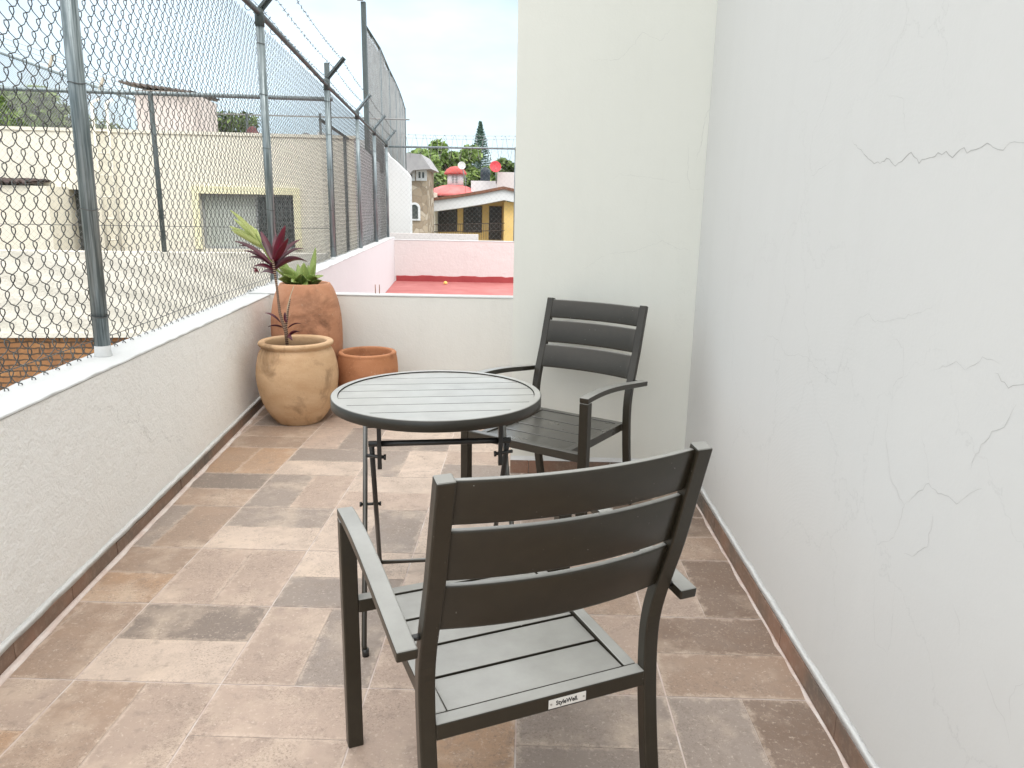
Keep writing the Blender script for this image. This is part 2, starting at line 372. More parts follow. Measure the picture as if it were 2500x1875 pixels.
# ------------------------------------------------------------------ terrace walls
ZW = .702
def xw(y): return -.222 - .1*y
WT = .185
def wallbeam(y0, y1, z0, z1, x_off0=0, x_off1=WT, step=.12, jit=0, seed=0):
    """strip of the left wall between two offsets from its face, optionally with an uneven top"""
    rr = random.Random(seed); mb = MB(); n = max(2, int((y1-y0)/step)); 
    for i in range(n+1):
        y = y0+(y1-y0)*i/n; j = rr.uniform(-jit, jit); j2 = rr.uniform(-jit, jit)
        xa, xb = xw(y)-x_off0+rr.uniform(-jit, jit)*.3, xw(y)-x_off1+rr.uniform(-jit, jit)*2
        for p in ((xa, z0), (xa, z1+j), (xb, z1+j2), (xb, z0)): mb.v.append(Vector((p[0], y, p[1])))
    for i in range(n):
        for q in range(4): r = (q+1) % 4; mb.quad_face((i*4+q, i*4+r, i*4+4+r, i*4+4+q))
    mb.quad_face((3,2,1,0)); mb.quad_face((n*4, n*4+1, n*4+2, n*4+3))
    return mb
lw = wallbeam(-3.6, 3.405, -1.5, ZW-.012).build('parapet_wall', M['white_wall'])
tag(lw, 'long low white stucco parapet wall on the left carrying the chain-link fence', 'wall')
wallbeam(-3.6, 3.405, ZW-.012, ZW, -.002, WT+.004, .07, .0028, 3).build('wall_cap', M['cap'], lw, bevel=.005)
def skirting_left():
    y = -3.6; k = 0
    mb = MB(); mo = MB(); fi = MB(); rr = random.Random(5)
    y = -3.55
    while y < 3.25:
        y2 = min(y+.33, 3.27); zt = .055+rr.uniform(-.003, .003); th = .011+rr.uniform(-.001, .002)
        n = len(mb.v)
        for yy in (y+.0015, y2-.0015):
            for (o_, z) in ((-.0005,-.002),(-.0005,zt),(-th,zt),(-th,-.002)): mb.v.append(Vector((xw(yy)-o_, yy, z)))
        for q in range(4): r = (q+1) % 4; mb.quad_face((n+q, n+r, n+4+r, n+4+q))
        mb.quad_face((n+3,n+2,n+1,n)); mb.quad_face((n+4,n+5,n+6,n+7)); y = y2
    mb.build('skirting', M['skirt'], lw, bevel=.0015)
    n = 90
    for i in range(n+1):
        yy = -3.55+6.8*i/n; a = .022+rr.uniform(-.003, .003); b = .011+rr.uniform(-.002, .004)
        for p in ((xw(yy)+.0005, .0555), (xw(yy)+b, .0575), (xw(yy)+.0005, .0575+a)): mo.v.append(Vector((p[0], yy, p[1])))
        c1 = .020+rr.uniform(-.004, .006)
        for p in ((xw(yy)+.012, -.001), (xw(yy)+.013, .007), (xw(yy)+.012+c1, .0012), (xw(yy)+.012+c1, -.001)): fi.v.append(Vector((p[0], yy, p[1])))
    for i in range(n):
        for q in range(3): r = (q+1) % 3; mo.quad_face((i*3+q, i*3+r, i*3+3+r, i*3+3+q), 0, True)
        for q in range(4): r = (q+1) % 4; fi.quad_face((i*4+q, i*4+r, i*4+4+r, i*4+4+q), 0, True)
    mo.build('mortar_fillet', M['mortar'], lw); fi.build('grout_joint', M['grout'], lw)
skirting_left()

# back parapet
bp = MB().bounds(-.72, 1.165, 3.291, 3.40, -1.5, .700).build('back_parapet', M['parapet'])
tag(bp, 'low white plaster parapet across the end of the terrace behind the clay pots', 'wall')
MB().bounds(-.70, 1.165, 3.286, 3.405, .7005, .713).build('wall_cap', M['cap'], bp, bevel=.005)
b2 = MB()
for k in range(5): b2.bounds(-.52+k*.33, -.523+(k+1)*.33, 3.279, 3.2905, -.002, .06)
b2.build('skirting', M['skirt'], bp, bevel=.0015)

for px in (916, 926):
    p = at(px, 712, 3.37); tag(MB().taper([(0, 0, -.02), (.002, 0, .03), (.001, .002, .062)], [.003, .003, .0025], 6).build('rebar', M['rust'], loc=(p.x, 3.37, .713)), 'short rusty rod end poking up from the top of the back parapet', 'rod', 'rod ends on the back parapet')
# house wing with the pillar face, and the long right wall
def board_run(mb, x0, x1, y0, y1, zt, th=.011):
    pass
wing = MB().bounds(1.170, 2.9, 1.751, 5.2, -6, 6).build('house_wing', M['cream_wall'])
tag(wing, 'cream white plastered wing of the house standing behind the far chair', 'building')
b2 = MB(); x = 1.170
for k, wd in enumerate((.095, .41, .41, .41)):
    x2 = min(x+wd, 2.031); b2.bounds(x, x2-.003, 1.740, 1.7505, -.002, .066); x = x2
b2.build('skirting', M['skirt'], wing, bevel=.0015)
mo = MB()
mo.prism([(1.7508, .0665), (1.741, .068), (1.7508, .088)], 'x', 1.17, 2.03); mo.build('mortar_fillet', M['mortar'], wing)
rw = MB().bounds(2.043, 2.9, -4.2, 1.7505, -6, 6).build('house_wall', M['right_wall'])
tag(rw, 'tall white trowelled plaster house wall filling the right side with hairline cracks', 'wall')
b2 = MB(); y = 1.739
for k in range(15):
    y2 = y-.41*(.62 if k == 0 else 1); th = .010+random.uniform(0, .002); b2.bounds(2.043-th, 2.0428, y2+.0015, y-.0015, -.002, .069+random.uniform(-.002, .002)); y = y2
b2.build('skirting', M['skirt'], rw, bevel=.0015)
mo = MB(); fi = MB(); n = 90; rr = random.Random(9)
for i in range(n+1):
    yy = 1.739-5.8*i/n; a = .024+rr.uniform(-.005, .005)
    for p in ((2.0428, .0715), (2.0335, .0725), (2.0428, .0725+a)): mo.v.append(Vector((p[0], yy, p[1])))
    c1 = .006+rr.uniform(-.002, .006)
    for p in ((2.032, -.001), (2.031, .006), (2.031-c1, .0012), (2.031-c1, -.001)): fi.v.append(Vector((p[0], yy, p[1])))
for i in range(n):
    for q in range(3): r = (q+1) % 3; mo.quad_face((i*3+q, i*3+r, i*3+3+r, i*3+3+q), 0, True)
    for q in range(4): r = (q+1) % 4; fi.quad_face((i*4+q, i*4+r, i*4+4+r, i*4+4+q), 0, True)
mo.build('mortar_fillet', M['mortar'], rw); fi.build('grout_joint', M['grout'], rw)

# hairline cracks in the plaster, each a thin ragged sliver lying in the wall face
M['crack'] = vari('crack_shadow_line', (.36, .355, .345), (.48, .475, .46), 20, .95, .1)
def crack(path, on_right, w_=.0011, seed=0):
    w_ *= .52
    rr = random.Random(seed); P_ = []
    for px, py in path:
        d = ray(px, py); k = (2.0426-CAM.x)/d.x if on_right else (1.7506-CAM.y)/d.y; P_.append(CAM+d*k)
    fine = []
    for a, b in zip(P_, P_[1:]):
        n = max(2, int((b-a).length/.011))
        for i in range(n): fine.append(a.lerp(b, i/n)+Vector((0, 1, 0) if on_right else (1, 0, 0))*rr.gauss(0, .0022)+Vector((0, 0, rr.gauss(0, .0022))))
    fine.append(P_[-1]); mb = MB(); N = len(fine); nrm = Vector((1, 0, 0)) if on_right else Vector((0, 1, 0))
    for i, p in enumerate(fine):
        t_ = (fine[min(i+1, N-1)]-fine[max(i-1, 0)]).normalized(); s_ = t_.cross(nrm).normalized(); ww = w_*rr.uniform(.35, 1.0)*min(1, .3+4*min(i, N-1-i)/N)*.5
        mb.v += [p+s_*ww, p-s_*ww]
    for i in range(N-1): mb.quad_face((i*2, i*2+1, i*2+3, i*2+2))
    mb.build('crack', M['crack'], rw if on_right else wing, fix=False)
Q5 = lambda L_: [(1250+a/1.659, b/1.659) for a, b in L_]
Q4 = lambda L_: [(1500+a/1.896, 1000+b/1.896) for a, b in L_]
for i, (path, rgt, w_) in enumerate((
    (Q5([(1375,570),(1415,610),(1450,650),(1490,665),(1520,640),(1555,675),(1615,622),(1650,655),(1700,635),(1755,620),(1785,635),(1815,605),(1860,610),(1920,585),(1985,610),(2020,575),(2090,575)]), 1, .0040),
    (Q4([(1270,0),(1255,110),(1265,200),(1280,320),(1340,440),(1330,500),(1290,590),(1215,630),(1200,700)]), 1, .0014),
    (Q4([(1340,440),(1400,390),(1455,340),(1500,390),(1550,395),(1580,440),(1630,400),(1700,365)]), 1, .0018),
    (Q4([(1480,480),(1445,630),(1380,675),(1340,665)]), 1, .0014), (Q4([(1455,340),(1450,240),(1420,120)]), 1, .0010),
    (Q4([(1860,-20),(1800,90),(1750,110),(1700,165),(1660,230),(1650,280)]), 1, .0016),
    (Q4([(1200,760),(1205,1080),(1265,1130),(1280,1050),(1300,780)]), 1, .0010), (Q4([(1560,900),(1600,990),(1590,1090)]), 1, .0010),
    (Q4([(1890,1265),(1860,1280),(1830,1360),(1835,1450)]), 1, .0012), (Q4([(1700,1190),(1760,1360),(1800,1420),(1830,1550)]), 1, .0010),
    (Q5([(2100,1545),(2010,1570),(1985,1545),(1955,1510)]), 1, .0020), (Q5([(1975,1480),(1910,1445),(1840,1500),(1800,1470),(1760,1485),(1700,1500)]), 1, .0014),
    (Q5([(1285,230),(1290,340),(1260,440),(1220,530),(1205,640),(1215,710),(1310,640)]), 1, .0012), (Q5([(1220,250),(1285,235),(1330,170),(1370,110)]), 1, .0011),
    (Q5([(1010,1390),(1040,1360),(1080,1380),(1110,1440),(1190,1440),(1240,1500),(1310,1560),(1340,1430),(1360,1410),(1400,1440)]), 1, .0014),
    (Q5([(1360,1360),(1400,1290),(1440,1270),(1470,1305),(1540,1300),(1640,1270),(1720,1240)]), 1, .0012), (Q5([(1530,1340),(1585,1410),(1585,1520),(1545,1560),(1535,1650)]), 1, .0012),
    (Q5([(1515,280),(1540,190),(1580,130),(1610,30)]), 1, .0011), (Q5([(1590,540),(1588,400),(1520,385)]), 1, .0010),
    (Q5([(850,110),(830,150),(822,260),(815,330),(808,440),(785,460),(765,590),(745,650)]), 0, .0022), (Q5([(770,770),(720,765),(712,700),(715,580)]), 0, .0013),
    (Q5([(330,245),(440,240),(530,130),(600,165),(660,100)]), 0, .0011), (Q5([(380,1030),(490,1020),(610,975),(680,1010),(740,1015)]), 0, .0011), (Q5([(290,1090),(350,1050),(380,1030)]), 0, .001),
    (Q5([(680,740),(560,720),(430,705),(390,750)]), 0, .0009))):
    crack(path, rgt, w_, 40+i)

# ------------------------------------------------------------------ neighbour's roof beyond the parapet
YP = 14.3
nw = wallbeam(3.41, YP+.2, -6, ZW-.004, 0, WT, .3).build('boundary_wall', M['nb_white'])
tag(nw, 'white painted boundary wall running back beyond the parapet under the far fence panels', 'wall')
wallbeam(3.41, YP+.2, ZW-.004, ZW+.008, -.002, WT+.004, .09, .006, 8).build('wall_cap', M['cap'], nw)
rf = MB().bounds(xw(YP)+.0, 3.2, 5.3, YP, -6, -.225)
n = len(rf.v); rf.prism([(xw(3.41)+.003, 3.41), (1.165, 3.41), (1.165, 5.29), (xw(5.29)+.003, 5.29)], 'z', -6, -.226)
rfo = MB().prism([(xw(3.41)+.004, 3.41), (1.165, 3.41), (1.165, 5.25), (3.2, 5.25), (3.2, YP), (xw(YP)+.004, YP)], 'z', -6, -.225).build('flat_roof', M['red_roof'])
tag(rfo, 'flat red painted roof seen just over the back parapet', 'roof')
pw_ = MB().bounds(xw(YP)-.19, 3.2, YP+.001, YP+.16, -6, .645).build('pink_wall', M['pink_wall'])
tag(pw_, 'pale pink stucco wall at the far side of the red flat roof', 'wall')
mb = MB(); xs = [xw(YP)-.19+(3.39-xw(YP))*i/50 for i in range(51)]; rr = random.Random(4)
mb.bounds(xw(YP)-.19, 3.2, YP-.004, YP+.165, .6455, .668); mb.build('wall_cap', M['cap'], pw_, bevel=.006)
mb = MB()
for i in range(51):
    zt = -.11+rr.uniform(-.012, .012)
    for p in ((YP+.0005, -.23), (YP-.012, -.23), (YP-.012, zt), (YP+.0005, zt+.01)): mb.v.append(Vector((xw(YP)+.03+(3.15-xw(YP))*i/50, p[0], p[1])))
for i in range(50):
    for q in range(4): r = (q+1) % 4; mb.quad_face((i*4+q, i*4+r, i*4+4+r, i*4+4+q))
mb.build('red_upstand', M['red_band'], pw_)
p = at(1090, 689, 13.9)
tag(MB().lathe([(0,0),(.035,.005),(.042,.03),(.03,.06),(0,.07)], n=16).build('ball', vari('yellow_ball', (.75,.5,.12), (.8,.6,.2), 9), loc=(p.x, 13.7, -.225)), 'small yellow ball lying on the red roof by the pink wall', 'ball')

# ------------------------------------------------------------------ chain-link
def chainlink(mb, o, u, nrm, length, z0, z1, d=.0395, hh=.100, r=.0020, loop=.0060, sides=4, jit=.0, seed=0, simple=False):
    rr = random.Random(seed); o = Vector(o); u = Vector(u); nrm = Vector(nrm); Z = Vector((0,0,1))
    nw_ = int(length/d)
    for i in range(nw_+1):
        k0 = i % 2; pts = []; z = z0; k = 0; s0 = i*d
        while z <= z1+1e-4:
            sg = 1 if (k+k0) % 2 == 0 else -1
            jx = rr.uniform(-jit, jit); jz = rr.uniform(-jit, jit)
            if simple: pts.append(o+u*(s0+sg*d*.5+jx)+Z*(z-z0+jz))
            else:
                q = hh*.5
                for zz_, xx_, dd_ in ((-.36, 0, -1), (-.16, .0052, -.65), (0, .0064, 0), (.16, .0052, .65), (.36, 0, 1)):
                    pts.append(o+u*(s0+sg*(d*.5+xx_)+jx)+nrm*(loop*sg*dd_)+Z*(z-z0+q*zz_+jz))
            z += hh*.5; k += 1
        if len(pts) > 1: mb.sweep(pts, [(r*math.cos(2*pi*j/sides), r*math.sin(2*pi*j/sides)) for j in range(sides)], side=nrm, caps=False, sm=True)
def barbed(mb, a, b, sag=0, r=.0016, step=.12, barb=.018, seed=0):
    rr = random.Random(seed); a = Vector(a); b = Vector(b); n = max(2, int((b-a).length/.5)); pts = []
    for i in range(n+1):
        t_ = i/n; p = a.lerp(b, t_); p.z -= sag*4*t_*(1-t_); pts.append(p)
    mb.tube(pts, r, 4)
    k = int((b-a).length/step)
    for i in range(1, k):
        t_ = i/k; p = a.lerp(b, t_); p.z -= sag*4*t_*(1-t_)
        v = Vector((rr.uniform(-1,1), rr.uniform(-1,1), rr.uniform(-1,1))).normalized()*barb
        mb.tube([p-v, p+v], r*1.3, 3); v2 = Vector((v.y, v.z, -v.x)); mb.tube([p-v2, p+v2], r*1.3, 3)
FDIR = Vector((-.1, 1, 0)).normalized(); FN = Vector((FDIR.y, -FDIR.x, 0))      # FN points to the terrace
def fx(y): return xw(y)-.122
post_y = [-1.75, 1.07, 3.95, 6.82, 9.45, 11.8, 14.22]
ZR = 2.615
fence = empty('chain_link_fence', (fx(0), 0, ZW), 0, 'tall galvanised chain-link fence on the low white wall at the left', 'fence')
def fpart(mb, name, mat, **k):
    o = mb.build(name, mat, fence, **k); o.matrix_parent_inverse = Matrix.Translation((-fx(0), 0, -ZW)); return o
for i, y in enumerate(post_y):
    lean = .030 if i == 1 else 0
    mb = MB(); mb.tube([(fx(y), y, ZW-.01), (fx(y)+lean, y, ZR+.02)], .029, 20)
    b_ = Vector((fx(y)+lean, y, ZR)); 
    fpart(mb, 'post', M['galv'])
    fpart(MB().lathe([(.033,-.05),(.033,.045),(.024,.07),(.0,.078)], b_, 16), 'post_cap', M['dark_post'])
    for z in ([.86, 1.27, 1.72, 2.1, 2.45] if i < 4 else [1.0, 1.7, 2.3]):
        t_ = (z-ZW)/(ZR-ZW); c = Vector((fx(y)+lean*t_, y, z)); tm = MB()
        ring = [c+Vector((.0305*math.cos(a), .0305*math.sin(a), .004*math.sin(a*2))) for a in [2*pi*j/20 for j in range(20)]]
        tm.tube(ring, .0018, 5, closed=True); 
        tm.tube([c+FN*-.03+FDIR*.028, c+FN*-.042+FDIR*.045+Vector((0,0,-.012))], .0018, 4); fpart(tm, 'tie_wire', M['wire'])
# mortar daub at each foot
for y in post_y[:4]:
    mb = MB(); mb.lathe([(.036,0),(.034,.008),(.0315,.02),(.030,.045)], (fx(y), y, ZW-.004), 18, wob=.06, seed=int(y*9)); fpart(mb, 'mortar_collar', M['cap'])
mb = MB(); mb.tube([(fx(y)-.0, y, ZR+.005+(.035 if i in (2,) else 0)) for i, y in enumerate(post_y)], .021, 14)
for y in [post_y[0]+.36*k for k in range(44)]:
    c = Vector((fx(y), y, ZR+.008)); ring = [c+FN*(.0225*math.cos(a))+Vector((0,0,.0225*math.sin(a))) for a in [2*pi*j/12 for j in range(12)]]; mb.tube(ring, .0025, 4, closed=True)
fpart(mb, 'top_rail', M['dark_post'])
mb = MB(); y0 = -1.9
chainlink(mb, (fx(y0)-.036, y0, ZW-.012), FDIR, FN, 16.25, ZW-.012, ZR+.01, jit=.0022, seed=2)
fpart(mb, 'wire_mesh', M['wire'], fix=False)
mb = MB(); mb.tube([(fx(y)-.04, y, ZW+.055+.004*math.sin(y*3)) for y in [-1.9+.4*k for k in range(40)]], .0018, 4); fpart(mb, 'tension_wire', M['wire'])
AV = Vector((.205, .02, .235))
for i, y in enumerate(post_y):
    b_ = Vector((fx(y)-.03, y, ZR+.03)); mb = MB(); mb.bar(b_, b_+AV*1.12, .034, .010, side=(0,1,0)); mb.bar(b_+Vector((0,.014,0)), b_+AV*1.12+Vector((0,.014,0)), .006, .050, side=(0,1,0)); fpart(mb, 'wire_arm', M['dark_post'] if i < 4 else M['galv'])
for f_ in (.2, .62, 1.02):
    mb = MB()
    for i in range(len(post_y)-1):
        a = Vector((fx(post_y[i])-.03, post_y[i], ZR+.03))+AV*f_; b = Vector((fx(post_y[i+1])-.03, post_y[i+1], ZR+.03))+AV*f_
        barbed(mb, a, b, .03, .0019, .13, .016, seed=i+int(f_*90))
    fpart(mb, 'barbed_wire', M['wire'])

# far cross fence above the pink wall
xf0, xf1 = fx(post_y[-1]), .95
cf = empty('cross_fence', ((xf0+xf1)/2, YP+.08, .66), 0, 'chain-link fence panel with coiled razor wire on top of the pink wall', 'fence')
def cpart(mb, name, mat, **k):
    o = mb.build(name, mat, cf, **k); o.matrix_parent_inverse = Matrix.Translation((-(xf0+xf1)/2, -YP-.08, -.66)); return o
mb = MB().tube([(xf0+.02, YP+.06, 2.585), (xf1+.75, YP+.06, 2.585)], .022, 10); cpart(mb, 'top_rail', M['galv'])
mb = MB().tube([(xf1, YP+.08, .62), (xf1, YP+.08, 2.62)], .029, 12); cpart(mb, 'post', M['galv'])
mb = MB().bar((xf1, YP+.08, 2.6), (xf1, YP+.08, 2.86), .03, .02); cpart(mb, 'wire_arm', M['dark_post'])
mb = MB(); chainlink(mb, (xf0+.03, YP+.12, .66), (1,0,0), (0,-1,0), 3.4, .66, 2.6, .0525, .105, .0016, sides=3, simple=True, jit=.002); cpart(mb, 'wire_mesh', M['far_wire'], fix=False)
mb = MB(); pts = []; n = 13*18
for i in range(n+1):
    a = 2*pi*i/18; pts.append(Vector((xf0+.1+2.75*i/n, YP+.08-.10*math.cos(a), 2.60+.24*math.sin(a))))
mb.tube(pts, .0042, 4); cpart(mb, 'razor_coil', M['far_wire'])
mb = MB()
for z in (2.78, 2.85): barbed(mb, (xf0, YP+.08, z), (xf1, YP+.08, z-.01), .02, .0025, .15, .02, seed=int(z*100))
cpart(mb, 'barbed_wire', M['far_wire'])

# ------------------------------------------------------------------ rear plot on the left: rough wall, second fence, cream house
PR = Plane(-1.32, 7.75, 7.5)
sL, zr = PR.sz(-60, 613); _, zr2 = PR.sz(500, 616); zr = (zr+zr2)/2
_, zpl = PR.sz(150, 800)
def loc_obj(o, pl):
    o.location = pl.o; o.rotation_euler = (0,0,pl.rz); return o
brick = NT('weathered_brick', .9, .2)
bt = brick.n('ShaderNodeTexBrick'); bt.inputs['Scale'].default_value = 1; bt.inputs['Brick Width'].default_value = .26; bt.inputs['Row Height'].default_value = .075; bt.inputs['Mortar Size'].default_value = .012; bt.inputs['Mortar Smooth'].default_value = .3
bt.inputs['Color1'].default_value = (.42, .215, .095, 1); bt.inputs['Color2'].default_value = (.28, .13, .06, 1); bt.inputs['Mortar'].default_value = (.10, .07, .05, 1)
mpn = brick.n('ShaderNodeMapping'); mpn.inputs['Rotation'].default_value = (R(90), 0, 0); brick.l(brick.co.outputs['Object'], mpn.inputs['Vector']); bds = brick.n('ShaderNodeTexNoise'); bds.inputs['Scale'].default_value = 9; bds.inputs['Detail'].default_value = 4; brick.l(brick.co.outputs['Object'], bds.inputs['Vector'])
bva = brick.n('ShaderNodeVectorMath'); bva.operation = 'MULTIPLY_ADD'; bva.inputs[1].default_value = (.05, .05, .05); brick.l(bds.outputs['Color'], bva.inputs[0]); brick.l(mpn.outputs['Vector'], bva.inputs[2]); brick.l(bva.outputs[0], bt.inputs['Vector'])
brick.color(brick.mix(brick.ramp(brick.noise(7, 5, .7), [(.45, 0.), (.7, .6)]), bt.outputs['Color'], (.16, .09, .055)))
nb = brick.bump(bt.outputs['Fac'], -.8, .015); brick.bump(brick.noise(40, 5, .7), .6, .01, nb)
M['brick'] = brick.m
bw = loc_obj(MB().bounds(-9, -.05, 0, .25, -6, zpl-.10).build('brick_wall', M['brick']), PR)
tag(bw, 'weathered rough-cast wall with bare brick below, across the yard behind the fence', 'wall')
# rendered upper part: slightly lumpy sheet
mb = MB(); nx, nzz = 90, 16; rr = random.Random(12)
for j in range(nzz+1):
    for i in range(nx+1):
        z = zpl-.1+(zr-zpl+.1)*j/nzz
        if j == 0: z += rr.uniform(-.02, .02)
        if j == nzz: z += rr.uniform(-.006, .006)
        mb.v.append(Vector((-9+8.95*i/nx, -.025-.012*math.sin(i*.7+j*1.3)-rr.uniform(0, .012)+(.0 if j else .0), z)))
for j in range(nzz):
    for i in range(nx): a = j*(nx+1)+i; mb.quad_face((a, a+1, a+nx+2, a+nx+1), 0, True)
n = len(mb.v)
mb.bounds(-9, -.05, -.0005, .25, zpl-.0995, zr)
mb.bounds(-9, -.05, -.055, .0, zpl-.12, zpl-.06)
mb.build('rough_render', M['rough'], bw)
# second fence
PF = Plane(PR.o.x+PR.n.x*.12, PR.o.y+PR.n.y*.12, 7.5)
s_a, z_a = PF.sz(0, 209); s_b, z_b = PF.sz(782, 248); zrail = (z_a+z_b)/2
f2 = loc_obj(empty('chain_link_fence', label='second chain-link fence across the yard on top of the rough-cast wall', cat='fence'), PF)
MB().tube([(-9, 0, zrail), (.1, 0, zrail)], .026, 10).build('top_rail', M['galv'], f2)
MB().tube([(-9, 0, zr+.32), (.1, 0, zr+.32)], .004, 5).build('tension_wire', M['wire'], f2)
s_p, _ = PF.sz(384, 420)
for k in (-2, -1, 0, 1):
    s_ = s_p+k*2.62
    if s_ > .3: continue
    MB().tube([(s_, 0, zr-.02), (s_, 0, zrail+.02)], .03, 12).build('post', M['dark_post'], f2)
sc, _ = PF.sz(807, 400)
MB().tube([(sc, 0, zr-.5), (sc, 0, zrail+.42)], .034, 12).build('post', M['dark_post'], f2)
mb = MB(); chainlink(mb, (-9, .03, zr), (1,0,0), (0,-1,0), 9.1, zr, zrail, .040, .08, .0013, sides=3, simple=True, jit=.001); mb.build('wire_mesh', M['far_wire'], f2, fix=False)
# return run parallel to the terrace fence
ret = empty('chain_link_fence', (fx(9)-.30, 8.0, ZW), 0, 'fence run close behind the terrace fence, its mesh overlapping it', 'fence')
def rpart(mb, name, mat, **k):
    o = mb.build(name, mat, ret, **k); o.matrix_parent_inverse = Matrix.Translation((-(fx(9)-.30), -8.0, -ZW)); return o
def rx(y): return fx(y)-.30
mb = MB().tube([(rx(8.05), 8.05, ZR-.22), (rx(14.2), 14.2, ZR-.22)], .022, 8); rpart(mb, 'top_rail', M['dark_post'])
for y in (10.2, 12.3, 14.2): rpart(MB().tube([(rx(y), y, .2), (rx(y), y, ZR-.2)], .026, 10), 'post', M['dark_post'])
mb = MB(); chainlink(mb, (rx(8.05), 8.05, .4), FDIR, FN, 6.2, .4, ZR-.22, .0425, .085, .0010, sides=3, simple=True, jit=.001); rpart(mb, 'wire_mesh', M['far_wire'], fix=False)

# cream house
PH_ = Plane(-1.45, 10.6, 7.5)
_, zroof = PH_.sz(221, 320); _, zroof2 = PH_.sz(700, 337); zroof = (zroof+zroof2)/2
house = loc_obj(empty('cream_house', label='cream flat-roofed house beyond the yard seen through the fence, with a yellow-framed window', cat='house'), PH_)
wx0, wz1 = PH_.sz(485, 472); wx1, _ = PH_.sz(716, 472); wz0 = zr-.1
dx0, dz1 = PH_.sz(163, 462); dx1, _ = PH_.sz(204, 462)
hw = MB()
S1 = -.16
hw.bounds(-11, dx0, 0, 6, -6, zroof); hw.bounds(dx0, dx1, 0, 6, dz1, zroof); hw.bounds(dx1, wx0, 0, 6, -6, zroof); hw.bounds(wx0, wx1, 0, 6, wz1, zroof); hw.bounds(wx0, wx1, 0, 6, -6, wz0); hw.bounds(wx1, S1, 0, 6, -6, zroof)
hw.build('wall', M['cream_house'], house)
MB().bounds(S1+.0005, S1+.02, .03, 6, -6, zroof-.01).build('side_wall', M['nb_white'], house)
MB().bounds(-11.02, S1+.03, -.02, .25, zroof+.001, zroof+.05).build('roof_edge', M['cream_house'], house)
tr = MB(); tw = .10
tr.bounds(wx0-tw, wx1+tw, -.04, -.001, wz1+.0, wz1+tw*1.1); tr.bounds(wx0-tw, wx0, -.04, -.001, wz0, wz1-.001); tr.bounds(wx1, wx1+tw, -.04, -.001, wz0, wz1-.001); tr.build('window_surround', M['yellow_trim'], house)
win = MB(); th_ = .035
xm = wx0+(wx1-wx0)*.57
for a, b, c, d in ((wx0, wx1, wz1-th_, wz1), (wx0, wx1, wz0, wz0+th_)): win.bounds(a, b, .12, .18, c, d)
for xx in (wx0, xm, wx1-th_): win.bounds(xx, xx+th_, .119, .181, wz0+th_, wz1-th_)
wo = win.build('window', vari('grey_aluminium', (.30, .31, .31), (.36, .37, .37), 5, .4), house)
MB().bounds(wx0+th_, xm, .145, .155, wz0+th_, wz1-th_).build('curtain', vari('grey_green_curtain', (.36, .39, .35), (.50, .52, .48), 3, .8, sc=(14, 1, .2)), wo)
glass = NT('dark_glass', .08, .6); glass.color(glass.ramp(glass.noise(2), [(.3, (.03, .04, .04)), (.7, (.07, .08, .08))])); M['glass'] = glass.m
MB().bounds(xm+th_, wx1-th_, .145, .155, wz0+th_, wz1-th_).build('pane', M['glass'], wo)
gb = MB()
for k in range(1, 9): xx = xm+(wx1-xm)*k/9; gb.tube([(xx, .06, wz0), (xx, .06, wz1)], .008, 5)
for k in range(1, 10): zz = wz0+(wz1-wz0)*k/10; gb.tube([(xm+.01, .07, zz), (wx1, .07, zz)], .006, 5)
gb.build('grille', M['dark_post'], wo)
MB().bounds(dx0, dx1, .25, .29, -2, dz1).build('door', vari('dark_door', (.05, .055, .05), (.08, .085, .08), 3, .6), house)
# ladder
lx0, lz1 = PH_.sz(231, 262); lx1, _ = PH_.sz(266, 262); 
ld = MB()
for xx in (lx0, lx1): ld.tube([(xx, -.10, zr-.5), (xx, -.10, zroof+.42), (xx, .15, zroof+.5)], .022, 8)
zz = zr-.3
while zz < zroof+.3: ld.tube([(lx0, -.10, zz), (lx1, -.10, zz)], .014, 6); zz += .33
lo = loc_obj(ld.build('ladder', M['cream_house']), PH_); tag(lo, 'cream painted steel ladder fixed up the cream house wall to its roof', 'ladder')
# lean-to with corrugated edge at far left
ex1, ez = PH_.sz(125, 452); 
le = MB(); pts = []
for i in range(120): pts.append(Vector((-9+(ex1+9)*i/119, -.75, ez+.03+.025*math.sin(i*.95*2))))
for i in range(119):
    n = len(le.v)
    for p in (pts[i], pts[i+1]): le.v += [p, p+Vector((0,.75,.05)), p+Vector((0,.75,.03)), p+Vector((0,0,-.02))]
    for q in range(4): r = (q+1) % 4; le.quad_face((n+q, n+r, n+4+r, n+4+q))
lto = loc_obj(empty('lean_to', label='white lean-to with a dark corrugated roof edge against the cream house', cat='shed'), PH_)
le.build('roof', vari('dark_corrugated_sheet', (.05, .035, .035), (.09, .06, .055), 5, .8), lto)
MB().bounds(-9, ex1+.25, -.68, -.002, -6, ez-.03).build('wall', M['cream_house'], lto)
# tank tower on the roof
PT = Plane(-4.2, 13.2, 7.5)
ax0, az1 = PT.sz(327, 215); ax1, _ = PT.sz(468, 230)
tt = loc_obj(empty('tank_tower', label='pinkish white square tower with a thin corrugated lid on the cream house roof', cat='tower'), PT)
MB().bounds(ax0, ax1, 0, 1.7, zroof-1, az1-.03).build('wall', vari('pinkish_render', (.50, .44, .42), (.60, .54, .52), 1.5, .85, .2, .4, 30, sc=(1.5, 1.5, .6)), tt)
lid = MB(); nn = 60
for i in range(nn):
    x = ax0-.22+(ax1-ax0+.24)*i/(nn-1); z = az1+.10-.14*i/(nn-1)+.02*math.sin(i*1.1)
    lid.v += [Vector((x, -.15, z-.03)), Vector((x, -.15, z)), Vector((x, 1.9, z+.12)), Vector((x, 1.9, z+.09))]
for i in range(nn-1):
    for q in range(4): r = (q+1) % 4; lid.quad_face((i*4+q, i*4+r, i*4+4+r, i*4+4+q))
